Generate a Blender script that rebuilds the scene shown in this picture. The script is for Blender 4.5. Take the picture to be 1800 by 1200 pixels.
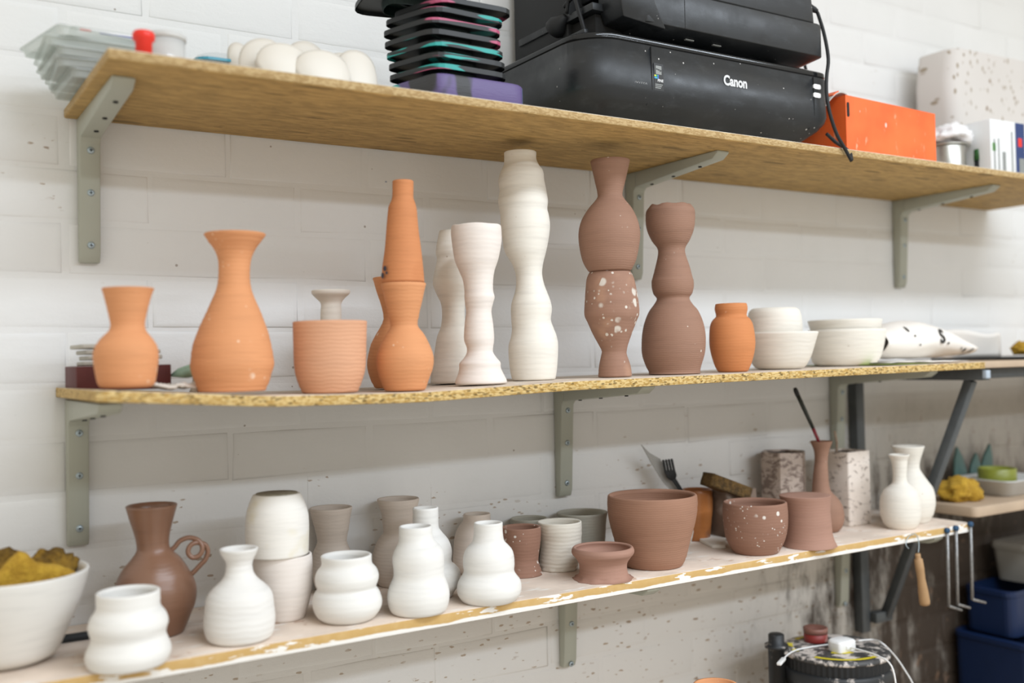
import bpy, bmesh, math, random
from mathutils import Vector, Matrix, noise
random.seed(7)
PI = math.pi
for o in list(bpy.data.objects):
    bpy.data.objects.remove(o, do_unlink=True)
SC = bpy.context.scene
COL = SC.collection

# ------------------------------------------------------------------ camera
H = 1.50                                   # eye height above the floor
DW = 1.508                                 # distance from the lens to the wall
FPX = 1781.5                               # focal length for an 1800 px wide frame
CAM = Vector((0, -DW, H))
CR = Vector((0.84644337, -0.53199548, -0.02268105))
CU = Vector((0.00893628, -0.02839675, 0.99955679))
CF = Vector((0.53240376, 0.8462709, 0.01928218))
cam_d = bpy.data.cameras.new('camera')
cam_d.sensor_width = 36.0
cam_d.lens = FPX / 1800 * 36
cam_d.clip_start = 0.02
cam_d.dof.use_dof = True
cam_d.dof.focus_distance = 1.60
cam_d.dof.aperture_fstop = 2.0
cam = bpy.data.objects.new('camera', cam_d)
COL.objects.link(cam)
mw = Matrix(((CR.x, CU.x, -CF.x, CAM.x), (CR.y, CU.y, -CF.y, CAM.y), (CR.z, CU.z, -CF.z, CAM.z), (0, 0, 0, 1)))
cam.matrix_world = mw
SC.camera = cam

# ------------------------------------------------------------------ light
SC.view_settings.view_transform = 'Standard'
SC.view_settings.look = 'None'
SC.view_settings.gamma = 1.0
SC.view_settings.use_curve_mapping = False
SC.view_settings.exposure = 0.06
w = bpy.data.worlds.new('room_light')
SC.world = w
w.use_nodes = True
w.node_tree.nodes['Background'].inputs[0].default_value = (1.0, 0.94, 0.83, 1)
w.node_tree.nodes['Background'].inputs[1].default_value = 0.76


def area(name, loc, sx, sy, power, col=(1, 1, 1), rot=(0, 0, 0)):
    l = bpy.data.lights.new(name, 'AREA')
    l.shape = 'RECTANGLE'
    l.size, l.size_y = sx, sy
    l.energy = power
    l.color = col
    o = bpy.data.objects.new(name, l)
    o.location = loc
    o.rotation_euler = rot
    COL.objects.link(o)
    return o


# two rows of ceiling tubes running along the wall
area('ceiling_tube_light', (1.50, -1.62, H + 1.30), 2.6, 0.30, 46, (0.86, 0.96, 1.08))
area('ceiling_tube_light', (1.70, -3.60, H + 1.30), 3.0, 0.30, 88, (0.86, 0.96, 1.08))


# ------------------------------------------------------------------ pixel helpers (1800 x 1200 frame)
def ray(x, y):
    return CF + CR * ((x - 900) / FPX) - CU * ((y - 600) / FPX)


def at(x, y, off):
    d = ray(x, y)
    return CAM + d * ((DW - off) / d.y)


def atz(x, y, z):
    d = ray(x, y)
    return CAM + d * ((z - H) / d.z)


def proj(P):
    v = Vector(P) - CAM
    wd = v.dot(CF)
    return 900 + FPX * v.dot(CR) / wd, 600 - FPX * v.dot(CU) / wd, wd


# ------------------------------------------------------------------ object helpers
def tag(o, label=None, cat=None, group=None, kind=None):
    if label: o['label'] = label
    if cat: o['category'] = cat
    if group: o['group'] = group
    if kind: o['kind'] = kind
    return o


def link(name, me, mat=None, parent=None, loc=(0, 0, 0), rot=(0, 0, 0), smooth=False, bevel=0, bseg=2):
    if isinstance(me, bmesh.types.BMesh):
        bm = me
        bmesh.ops.recalc_face_normals(bm, faces=bm.faces)
        me = bpy.data.meshes.new(name)
        bm.to_mesh(me)
        bm.free()
    if mat is not None and not me.materials:
        me.materials.append(mat)
    if smooth:
        for p in me.polygons: p.use_smooth = True
    o = bpy.data.objects.new(name, me)
    COL.objects.link(o)
    o.location = loc
    o.rotation_euler = rot
    if parent: o.parent = parent
    if bevel:
        m = o.modifiers.new('bevel', 'BEVEL')
        m.width = bevel
        m.segments = bseg
        m.limit_method = 'ANGLE'
        m.angle_limit = math.radians(40)
        for p in me.polygons: p.use_smooth = True
        m.harden_normals = False
    return o


def thing(name, label, cat, loc=(0, 0, 0), rz=0, group=None, rot=None):
    o = bpy.data.objects.new(name, None)
    o.empty_display_size = 0.02
    COL.objects.link(o)
    o.location = loc
    o.rotation_euler = rot if rot else (0, 0, rz)
    return tag(o, label, cat, group)


def box(bm, x0, x1, y0, y1, z0, z1):
    vs = [bm.verts.new((x, y, z)) for z in (z0, z1) for y in (y0, y1) for x in (x0, x1)]
    for f in ((0, 2, 3, 1), (4, 5, 7, 6), (0, 1, 5, 4), (2, 6, 7, 3), (0, 4, 6, 2), (1, 3, 7, 5)):
        bm.faces.new([vs[i] for i in f])
    return bm


def B(*a):
    return box(bmesh.new(), *a)


def ringloft(bm, rings, cap0=True, cap1=True):
    """rings: list of lists of Vectors with the same length"""
    R = [[bm.verts.new(p) for p in r] for r in rings]
    n = len(R[0])
    for a, b in zip(R, R[1:]):
        for i in range(n):
            j = (i + 1) % n
            bm.faces.new((a[i], a[j], b[j], b[i]))
    if cap0: bm.faces.new(R[0])
    if cap1: bm.faces.new(R[-1][::-1])
    return bm


def tube(pts, r, n=8, bm=None):
    bm = bm or bmesh.new()
    pts = [Vector(p) for p in pts]
    up = None
    rings = []
    for i, p in enumerate(pts):
        t = (pts[min(i + 1, len(pts) - 1)] - pts[max(i - 1, 0)]).normalized()
        if up is None:
            up = t.orthogonal().normalized()
        up = (up - t * up.dot(t)).normalized()
        s = t.cross(up)
        rr = r[i] if isinstance(r, (list, tuple)) else r
        rings.append([p + (up * math.cos(2 * PI * k / n) + s * math.sin(2 * PI * k / n)) * rr for k in range(n)])
    return ringloft(bm, rings)


def spline(pts, sub=6):
    P = [Vector(p) for p in pts]
    out = []
    for i in range(len(P) - 1):
        a = P[max(i - 1, 0)]; b = P[i]; c = P[i + 1]; d = P[min(i + 2, len(P) - 1)]
        for k in range(sub):
            t = k / sub
            out.append(0.5 * ((2 * b) + (c - a) * t + (2 * a - 5 * b + 4 * c - d) * t * t + (3 * b - a - 3 * c + d) * t ** 3))
    out.append(P[-1])
    return out


def lathe(prof, n=40, bm=None, cx=None):
    """prof: (r,z) or (r,z,ox,oy) ; closed at both ends"""
    bm = bm or bmesh.new()
    rings = []
    for q in prof:
        r, z = q[0], q[1]
        ox, oy = (q[2], q[3]) if len(q) > 2 else (0, 0)
        rings.append([Vector((ox + r * math.cos(2 * PI * k / n), oy + r * math.sin(2 * PI * k / n), z)) for k in range(n)])
    return ringloft(bm, rings)


def rrect(x0, x1, y0, y1, r, n=5):
    """rounded rectangle outline, r = (r at x0y0, x1y0, x1y1, x0y1)"""
    if not isinstance(r, (tuple, list)): r = (r,) * 4
    out = []
    for (cx, cy, a0, rr) in ((x0 + r[0], y0 + r[0], PI, r[0]), (x1 - r[1], y0 + r[1], 1.5 * PI, r[1]),
                             (x1 - r[2], y1 - r[2], 0, r[2]), (x0 + r[3], y1 - r[3], 0.5 * PI, r[3])):
        for k in range(n + 1):
            a = a0 + 0.5 * PI * k / n
            out.append((cx + rr * math.cos(a), cy + rr * math.sin(a)))
    return out


def rr_loft(levels, n=5):
    """levels: (z,x0,x1,y0,y1,r)"""
    return ringloft(bmesh.new(), [[Vector((x, y, l[0])) for x, y in rrect(l[1], l[2], l[3], l[4], l[5], n)] for l in levels])


def extrude_poly(pts, axis, a0, a1, bm=None):
    """pts 2D; axis 'x' -> pts are (y,z); 'y' -> (x,z); 'z' -> (x,y)"""
    bm = bm or bmesh.new()
    def v(p, a):
        return Vector((a, p[0], p[1])) if axis == 'x' else Vector((p[0], a, p[1])) if axis == 'y' else Vector((p[0], p[1], a))
    return ringloft(bm, [[v(p, a0) for p in pts], [v(p, a1) for p in pts]])


def bar(p0, p1, wx, wy, bm=None, upv=(0, 0, 1)):
    bm = bm or bmesh.new()
    p0, p1 = Vector(p0), Vector(p1)
    t = (p1 - p0).normalized()
    s = t.cross(Vector(upv)).normalized()
    u = s.cross(t)
    rings = [[p + s * a * wx / 2 + u * b * wy / 2 for a, b in ((-1, -1), (1, -1), (1, 1), (-1, 1))] for p in (p0, p1)]
    return ringloft(bm, rings)


def text_mesh(body, size, extrude=0.0003, shear=0.0, bold=0.0):
    c = bpy.data.curves.new('lettering', 'FONT')
    c.body = body
    c.size = size
    c.extrude = extrude
    c.shear = shear
    c.offset = bold
    c.align_x = 'CENTER'
    c.align_y = 'CENTER'
    c.resolution_u = 4
    o = bpy.data.objects.new('lettering', c)
    COL.objects.link(o)
    dg = bpy.context.evaluated_depsgraph_get()
    me = bpy.data.meshes.new_from_object(o.evaluated_get(dg))
    bpy.data.objects.remove(o)
    bpy.data.curves.remove(c)
    return me


# ------------------------------------------------------------------ materials
class NT:
    def __init__(s, name):
        s.m = bpy.data.materials.new(name)
        s.m.use_nodes = True
        s.t = s.m.node_tree
        s.b = s.t.nodes['Principled BSDF']
        s.out = s.t.nodes['Material Output']

    def n(s, typ, **kw):
        x = s.t.nodes.new(typ)
        for k, v in kw.items(): setattr(x, k, v)
        return x

    def set(s, node, **kw):
        for k, v in kw.items(): node.inputs[k.replace('_', ' ')].default_value = v
        return node

    def l(s, a, b):
        s.t.links.new(a, b)

    def coords(s, world=False, scale=(1, 1, 1)):
        if world:
            src = s.n('ShaderNodeNewGeometry').outputs['Position']
        else:
            src = s.n('ShaderNodeTexCoord').outputs['Object']
        mp = s.n('ShaderNodeMapping')
        mp.inputs['Scale'].default_value = scale
        s.l(src, mp.inputs['Vector'])
        return mp.outputs[0]

    def noise(s, vec, scale, detail=3, rough=0.55, dist=0.0):
        x = s.n('ShaderNodeTexNoise')
        s.set(x, Scale=scale, Detail=detail, Roughness=rough, Distortion=dist)
        s.l(vec, x.inputs['Vector'])
        return x.outputs['Fac']

    def ramp(s, fac, a, b, c0=0.0, c1=1.0):
        x = s.n('ShaderNodeMapRange', clamp=True)
        x.interpolation_type = 'SMOOTHSTEP'
        s.set(x, From_Min=a, From_Max=b, To_Min=c0, To_Max=c1)
        s.l(fac, x.inputs['Value'])
        return x.outputs[0]

    def math(s, op, a, b=None):
        x = s.n('ShaderNodeMath', operation=op)
        for i, q in enumerate((a, b)):
            if q is None: continue
            if isinstance(q, (int, float)): x.inputs[i].default_value = q
            else: s.l(q, x.inputs[i])
        return x.outputs[0]

    def mix(s, fac, a, b):
        x = s.n('ShaderNodeMix', data_type='RGBA')
        for sock, q in ((x.inputs[0], fac), (x.inputs[6], a), (x.inputs[7], b)):
            if isinstance(q, (int, float)): sock.default_value = q
            elif isinstance(q, tuple): sock.default_value = (*q, 1)
            else: s.l(q, sock)
        return x.outputs[2]

    def bump(s, h, strength, dist=0.002):
        x = s.n('ShaderNodeBump')
        s.set(x, Strength=strength, Distance=dist)
        s.l(h, x.inputs['Height'])
        s.l(x.outputs[0], s.b.inputs['Normal'])

    def col(s, c):
        if isinstance(c, tuple): s.b.inputs['Base Color'].default_value = (*c, 1)
        else: s.l(c, s.b.inputs['Base Color'])

    def rough(s, r):
        if isinstance(r, (int, float)): s.b.inputs['Roughness'].default_value = r
        else: s.l(r, s.b.inputs['Roughness'])

    def specks(s, vec, scale, size, gate_scale, gate, soft=0.3):
        v = s.n('ShaderNodeTexVoronoi')
        s.set(v, Scale=scale)
        s.l(vec, v.inputs['Vector'])
        sep = s.n('ShaderNodeSeparateColor')
        s.l(v.outputs['Color'], sep.inputs[0])
        rad = s.math('MULTIPLY', sep.outputs[0], size)
        inside = s.ramp(s.math('SUBTRACT', rad, v.outputs['Distance']), 0.0, size * soft)
        g = s.ramp(s.noise(vec, gate_scale, 2), gate, gate + 0.08)
        g2 = s.ramp(sep.outputs[1], 0.45, 0.5)
        return s.math('MULTIPLY', s.math('MULTIPLY', inside, g), g2)


def plain(name, col, rough=0.6, metal=0.0, var=0.12, scale=30, bump=0.05, spec=0.4):
    k = NT(name)
    v = k.coords()
    nz = k.noise(v, scale, 4)
    c2 = tuple(c * (1 - var * 2) for c in col)
    c1 = tuple(min(1, c * (1 + var)) for c in col)
    k.col(k.mix(nz, c2, c1))
    k.rough(rough)
    k.b.inputs['Metallic'].default_value = metal
    k.b.inputs['Specular IOR Level'].default_value = spec
    if bump: k.bump(nz, bump)
    return k.m


def clay(name, col, ring=0.16, ringscale=60, rough=0.75, speck=None, gate=0.56, var=0.10, sscale=70, ssize=0.55, tint=None, spec=0.25):
    k = NT(name)
    v = k.coords()
    wv = k.n('ShaderNodeTexWave', wave_type='BANDS', bands_direction='Z')
    k.set(wv, Scale=ringscale, Distortion=4.0, Detail=3.0, Detail_Scale=0.8)
    k.l(v, wv.inputs['Vector'])
    vs = k.coords(scale=(6, 6, 60))
    nz = k.noise(vs, 2.2, 4)
    big = k.noise(v, 14, 3)
    c = k.mix(big, tuple(x * (1 - var) for x in col), tuple(min(1, x * (1 + var)) for x in col))
    dark = tuple(x * 0.80 for x in col)
    c = k.mix(k.ramp(nz, 0.45, 0.75, 0, 0.45), c, dark)
    if tint:
        c = k.mix(k.ramp(k.noise(v, 22, 2), 0.52, 0.72, 0, 0.7), c, tint)
    if speck:
        m = k.specks(v, sscale, ssize, 26, gate)
        m2 = k.specks(v, sscale * 2.3, ssize * 0.8, 30, gate)
        c = k.mix(m, c, speck)
        c = k.mix(m2, c, speck)
    k.col(c)
    k.rough(rough)
    k.b.inputs['Specular IOR Level'].default_value = spec
    h = k.math('ADD', k.math('MULTIPLY', wv.outputs['Fac'], 0.6), k.math('MULTIPLY', nz, 0.8))
    k.bump(h, ring, 0.0015)
    return k.m


TERRA = clay('terracotta_clay', (0.67, 0.305, 0.140), ring=0.18, speck=(0.80, 0.56, 0.40), gate=0.58, sscale=85, ssize=0.45)
TERRA_D = clay('deep_terracotta_clay', (0.60, 0.235, 0.090), ring=0.12, speck=(0.75, 0.42, 0.25), gate=0.62, sscale=40)
TERRA_P = clay('pale_terracotta_clay', (0.66, 0.355, 0.215), ring=0.38, ringscale=60)
TERRA_S = clay('smudged_terracotta_clay', (0.58, 0.235, 0.098), ring=0.16, tint=(0.52, 0.20, 0.08))
BROWN = clay('red_brown_clay', (0.315, 0.180, 0.125), ring=0.16, ringscale=90, speck=(0.62, 0.54, 0.46), gate=0.60, sscale=120, ssize=0.32)
BROWN_L = clay('light_brown_clay', (0.335, 0.182, 0.120), ring=0.15, ringscale=85)
BROWN_PK = clay('pinkish_brown_clay', (0.375, 0.215, 0.160), ring=0.10)
BROWN_SP = clay('paint_splashed_brown_clay', (0.325, 0.185, 0.130), ring=0.12, speck=(0.66, 0.60, 0.53), gate=0.47, sscale=62, ssize=0.62, tint=(0.46, 0.27, 0.18))
BROWN_SP2 = clay('white_speckled_brown_clay', (0.285, 0.155, 0.108), ring=0.14, speck=(0.72, 0.67, 0.61), gate=0.50, sscale=105, ssize=0.55)
JUGM = clay('damp_brown_clay', (0.235, 0.122, 0.075), ring=0.05, rough=0.33, spec=0.5, var=0.08)
WHITE = clay('white_bisque_clay', (0.78, 0.765, 0.73), ring=0.10, ringscale=40, var=0.03, rough=0.6, speck=(0.72, 0.52, 0.40), gate=0.66, sscale=40, ssize=0.3)
WHITE_R = clay('ringed_white_clay', (0.77, 0.75, 0.715), ring=0.25, ringscale=40, var=0.03)
WHITE_P = clay('pinkish_white_clay', (0.80, 0.735, 0.68), ring=0.14, ringscale=45, var=0.04)
CREAM = clay('cream_bisque_clay', (0.77, 0.73, 0.655), ring=0.14, ringscale=40, var=0.04, speck=(0.32, 0.22, 0.14), gate=0.63, sscale=36, ssize=0.35)
CREAM_T = clay('cream_tower_clay', (0.82, 0.785, 0.71), ring=0.12, ringscale=40, var=0.04, speck=(0.40, 0.22, 0.13), gate=0.60, sscale=30, ssize=0.28)
RAW = clay('raw_grey_pink_clay', (0.67, 0.59, 0.52), ring=0.16, ringscale=60, var=0.05)
RAW_G = clay('raw_grey_green_clay', (0.42, 0.405, 0.345), ring=0.16, ringscale=60, var=0.05)
RAW_W = clay('rough_off_white_clay', (0.70, 0.655, 0.57), ring=0.22, ringscale=50, var=0.06, tint=(0.60, 0.53, 0.42))
GLAZE = clay('amber_glazed_clay', (0.42, 0.155, 0.045), ring=0.08, rough=0.3, tint=(0.10, 0.05, 0.04), var=0.25, spec=0.5, speck=(0.8, 0.7, 0.65), gate=0.62)

STEEL = plain('grey_green_painted_steel', (0.40, 0.41, 0.345), 0.45, 0.0, 0.03, 20, 0.02)
DARKSTEEL = plain('dark_grey_steel', (0.105, 0.115, 0.12), 0.5, 0.3, 0.15, 40, 0.05)
SCREW = plain('zinc_screw', (0.42, 0.50, 0.54), 0.35, 0.5, 0.1)
HOLE = plain('dark_hole', (0.02, 0.02, 0.02), 0.9)
BLACKP = None


def black_plastic():
    k = NT('dusty_black_plastic')
    v = k.coords()
    sm = k.ramp(k.noise(k.coords(scale=(4, 4, 10)), 6, 6, 0.7), 0.50, 0.80, 0, 0.28)
    c = k.mix(sm, (0.012, 0.014, 0.016), (0.085, 0.095, 0.105))
    m = k.specks(v, 120, 0.22, 12, 0.50)
    c = k.mix(m, c, (0.62, 0.60, 0.57))
    k.col(c)
    k.rough(k.ramp(k.noise(v, 20, 3), 0.3, 0.7, 0.32, 0.5))
    k.bump(k.noise(v, 700, 2), 0.05)
    return k.m


BLACKP = black_plastic()
GLOSSB = plain('glossy_black_plastic', (0.010, 0.011, 0.012), 0.12, 0, 0.02, 10, 0)
MATTB = plain('matt_black_plastic', (0.013, 0.014, 0.015), 0.6, 0, 0.1, 30, 0.05)
DARKGREEN = plain('black_green_plastic', (0.010, 0.026, 0.023), 0.5, 0, 0.2, 30, 0.05)
WHITEPLAST = plain('white_plastic', (0.85, 0.85, 0.84), 0.4, 0, 0.02)
PAPER = plain('white_paper', (0.84, 0.80, 0.745), 0.8, 0, 0.03, 18, 0.05)
INK = plain('black_ink', (0.035, 0.033, 0.03), 0.8)
SILVER = plain('silver_print', (0.62, 0.62, 0.62), 0.4, 0, 0.02)
REDP = plain('red_plastic', (0.80, 0.035, 0.02), 0.35, 0, 0.05)
BLUE = plain('blue_plastic', (0.004, 0.016, 0.060), 0.45, 0, 0.08)
OCHRE = None


def sponge_mat(name, c1, c2):
    k = NT(name)
    v = k.coords()
    a = k.noise(v, 60, 5, 0.7)
    b = k.noise(v, 260, 3, 0.7)
    k.col(k.mix(k.ramp(a, 0.35, 0.65), c2, c1))
    k.rough(0.95)
    k.bump(k.math('ADD', a, b), 0.9, 0.004)
    return k.m


SPONGE = sponge_mat('ochre_sponge', (0.56, 0.34, 0.035), (0.40, 0.22, 0.018))
SPONGE_D = sponge_mat('dark_ochre_sponge', (0.30, 0.17, 0.02), (0.12, 0.065, 0.01))
SPONGE_B = sponge_mat('brown_sponge', (0.17, 0.095, 0.025), (0.07, 0.04, 0.012))


def clear_mat(name, tint, op):
    k = NT(name)
    tr = k.n('ShaderNodeBsdfTransparent')
    tr.inputs[0].default_value = (*tint, 1)
    k.col(tuple(0.75 * t for t in tint))
    k.rough(0.15)
    mx = k.n('ShaderNodeMixShader')
    mx.inputs[0].default_value = op
    k.l(tr.outputs[0], mx.inputs[1])
    k.l(k.b.outputs[0], mx.inputs[2])
    k.l(mx.outputs[0], k.out.inputs[0])
    return k.m


CLEAR = clear_mat('clear_grey_plastic', (0.90, 0.93, 0.91), 0.38)
MILKY = clear_mat('milky_plastic', (0.95, 0.95, 0.93), 0.72)
CYANEDGE = clear_mat('cyan_tinted_plastic', (0.10, 0.50, 0.68), 0.8)


def porcelain():
    k = NT('translucent_porcelain')
    k.col((0.66, 0.62, 0.55))
    k.rough(0.45)
    k.b.inputs['Subsurface Weight'].default_value = 0.1
    k.b.inputs['Subsurface Radius'].default_value = (0.01, 0.008, 0.006)
    k.bump(k.noise(k.coords(), 40, 3), 0.05)
    return k.m


PORC = porcelain()


def wall_paint():
    k = NT('painted_brick')
    v = k.coords(world=True)
    sp = k.n('ShaderNodeSeparateXYZ')
    k.l(v, sp.inputs[0])
    X, Z = sp.outputs[0], sp.outputs[2]
    fine = k.noise(v, 160, 4, 0.6)
    big = k.noise(v, 9, 3)
    c = k.mix(big, (0.735, 0.74, 0.73), (0.80, 0.805, 0.80))
    # clay splashes: more of them low down and towards the right, over a darker tone
    low = k.ramp(Z, H - 0.02, H - 0.45)
    right = k.ramp(X, 0.7, 1.75)
    veryr = k.ramp(X, 1.55, 2.1)
    tone = k.math('MULTIPLY', low, k.ramp(X, 0.5, 1.9, 0.25, 1.0))
    c = k.mix(k.math('MULTIPLY', tone, 0.5), c, (0.60, 0.545, 0.47))
    vs = k.coords(world=True, scale=(0.75, 1.0, 1.9))
    vs.node.inputs['Rotation'].default_value = (0, 0.45, 0)
    for sc, sz, g0, g1, colr, amt in ((42, 0.36, 0.70, 0.30, (0.27, 0.17, 0.095), 0.8), (85, 0.48, 0.64, 0.18, (0.34, 0.235, 0.145), 0.75)):
        vv = k.n('ShaderNodeTexVoronoi')
        k.set(vv, Scale=sc)
        wob = k.n('ShaderNodeVectorMath', operation='ADD')
        nz = k.n('ShaderNodeTexNoise')
        k.set(nz, Scale=sc * 2.5, Detail=2.0)
        k.l(vs, nz.inputs['Vector'])
        scv = k.n('ShaderNodeVectorMath', operation='SCALE')
        scv.inputs['Scale'].default_value = 0.35 / sc
        k.l(nz.outputs['Color'], scv.inputs[0])
        k.l(vs, wob.inputs[0])
        k.l(scv.outputs[0], wob.inputs[1])
        k.l(wob.outputs[0], vv.inputs['Vector'])
        s2 = k.n('ShaderNodeSeparateColor')
        k.l(vv.outputs['Color'], s2.inputs[0])
        ins = k.ramp(k.math('SUBTRACT', k.math('MULTIPLY', s2.outputs[0], sz), vv.outputs['Distance']), 0.0, 0.10)
        thr = k.math('SUBTRACT', g0, k.math('MULTIPLY', k.math('MULTIPLY', low, k.ramp(X, 0.3, 1.7, 0.4, 1.0)), g0 - g1))
        gate = k.ramp(k.math('SUBTRACT', k.noise(v, 7, 3), thr), 0.0, 0.04)
        gate2 = k.ramp(s2.outputs[1], 0.35, 0.45)
        c = k.mix(k.math('MULTIPLY', k.math('MULTIPLY', k.math('MULTIPLY', ins, gate), gate2), amt), c, colr)
    dab = k.noise(k.coords(world=True, scale=(1.0, 1.0, 0.7)), 30, 4, 0.6)
    c = k.mix(k.math('MULTIPLY', k.ramp(X, 1.60, 2.05), k.ramp(Z, H - 0.03, H - 0.14, 0, 0.85)), c, k.mix(dab, (0.25, 0.22, 0.18), (0.42, 0.385, 0.33)))  # grey-brown dirt, also darkened for the weaker light below the shelf
    # brown clay grime, painted darker for the weaker light at lower right
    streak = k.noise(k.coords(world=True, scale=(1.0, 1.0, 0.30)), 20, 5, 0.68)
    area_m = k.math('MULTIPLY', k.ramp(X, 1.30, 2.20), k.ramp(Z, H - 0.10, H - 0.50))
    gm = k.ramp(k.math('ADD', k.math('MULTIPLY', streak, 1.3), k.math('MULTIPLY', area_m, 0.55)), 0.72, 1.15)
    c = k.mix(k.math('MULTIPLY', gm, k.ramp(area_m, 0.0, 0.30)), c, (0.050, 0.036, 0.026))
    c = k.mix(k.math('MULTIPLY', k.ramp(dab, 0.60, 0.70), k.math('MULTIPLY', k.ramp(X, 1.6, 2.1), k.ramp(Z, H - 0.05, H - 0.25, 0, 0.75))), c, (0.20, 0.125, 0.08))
    # a few stray blue paint flicks
    bl = k.specks(k.coords(world=True, scale=(1, 1, 1.3)), 11, 0.055, 3, 0.50, 0.3)
    c = k.mix(bl, c, (0.17, 0.23, 0.36))
    dk = k.specks(k.coords(world=True), 40, 0.10, 5, 0.48, 0.3)
    c = k.mix(k.math('MULTIPLY', dk, 0.7), c, (0.25, 0.2, 0.16))
    k.col(c)
    k.rough(0.62)
    k.b.inputs['Specular IOR Level'].default_value = 0.3
    ridg = k.noise(k.coords(world=True, scale=(1, 1, 2)), 34, 5, 0.65)
    k.bump(k.math('ADD', k.math('MULTIPLY', fine, 0.3), ridg), 0.35, 0.0022)
    return k.m


WALLM = wall_paint()


def board_mat(name, top, edge, edge2, stain, stretch=(3, 14, 14), painted=False, chip_dark=0.75):
    """board: dusty top, chip edge, streaked underside; picked by face normal and thickness"""
    k = NT(name)
    v = k.coords()
    g = k.n('ShaderNodeNewGeometry')
    sn = k.n('ShaderNodeSeparateXYZ')
    k.l(g.outputs['Normal'], sn.inputs[0])
    nz = sn.outputs[2]
    grain = k.noise(k.coords(scale=stretch), 9, 5, 0.65)
    blot = k.noise(v, 9, 4, 0.6)
    tp = k.mix(k.ramp(blot, 0.35, 0.65), top, tuple(x * 0.80 for x in top))
    tp = k.mix(k.ramp(k.noise(k.coords(scale=(2, 5, 5)), 11, 4), 0.56, 0.70, 0, 0.8), tp, (0.80, 0.77, 0.72))
    tp = k.mix(k.ramp(k.noise(v, 27, 3), 0.62, 0.70, 0, 0.6), tp, (0.45, 0.26, 0.16))
    chip = k.n('ShaderNodeTexVoronoi')
    k.set(chip, Scale=1.0)
    k.l(k.coords(scale=(210, 420, 560)), chip.inputs['Vector'])
    sc = k.n('ShaderNodeSeparateColor')
    k.l(chip.outputs['Color'], sc.inputs[0])
    ed = k.mix(k.ramp(sc.outputs[0], 0.15, 0.85), edge, edge2)
    ed = k.mix(k.ramp(sc.outputs[1], 0.84, 0.92, 0, chip_dark), ed, tuple(x * 0.22 for x in edge))
    if painted:
        so = k.n('ShaderNodeSeparateXYZ')
        k.l(v, so.inputs[0])
        pm = k.math('ADD', so.outputs[2], k.math('MULTIPLY', k.math('SUBTRACT', k.noise(k.coords(scale=(7, 7, 7)), 2.0, 4), 0.5), 0.010))
        ed = k.mix(k.ramp(k.noise(v, 60, 3), 0.4, 0.7, 0, 0.5), edge, edge2)
        ed = k.mix(k.ramp(pm, -0.0112, -0.0126), ed, (0.86, 0.84, 0.80))
        ed = k.mix(k.ramp(k.noise(k.coords(scale=(5, 20, 20)), 5, 4), 0.58, 0.62), ed, (0.84, 0.81, 0.76))
    un = k.mix(k.ramp(grain, 0.3, 0.7), stain, tuple(x * 0.62 for x in stain))
    dk = k.specks(k.coords(scale=(0.5, 2.2, 1)), 24, 0.46, 7, 0.46)
    un = k.mix(k.math('MULTIPLY', dk, 0.65), un, tuple(x * 0.30 for x in stain))
    un = k.mix(k.ramp(k.noise(k.coords(scale=(9, 48, 48)), 4, 4, 0.65), 0.60, 0.68, 0, 0.8), un, tuple(x * 0.36 for x in stain))
    c = k.mix(k.ramp(nz, 0.4, 0.6), ed, tp)
    c = k.mix(k.ramp(nz, -0.4, -0.6), c, un)
    k.col(c)
    k.rough(0.72)
    k.b.inputs['Specular IOR Level'].default_value = 0.25
    k.bump(k.math('ADD', grain, k.math('MULTIPLY', sc.outputs[0], 0.5)), 0.25, 0.0012)
    return k.m


SHELF_T = board_mat('brown_hardboard', (0.70, 0.62, 0.50), (0.36, 0.235, 0.10), (0.50, 0.36, 0.18), (0.54, 0.35, 0.130), chip_dark=0.0)
SHELF_M = board_mat('chipboard', (0.64, 0.54, 0.44), (0.42, 0.26, 0.075), (0.64, 0.47, 0.21), (0.32, 0.22, 0.12))
SHELF_B = board_mat('paint_worn_board', (0.78, 0.655, 0.55), (0.55, 0.355, 0.135), (0.62, 0.43, 0.20), (0.32, 0.22, 0.12), painted=True)
PALEWOOD = plain('pale_board_wood', (0.50, 0.38, 0.27), 0.7, 0, 0.12, 14, 0.1)
WOODH = plain('turned_wood', (0.42, 0.255, 0.125), 0.6, 0, 0.12, 40, 0.08)


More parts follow.
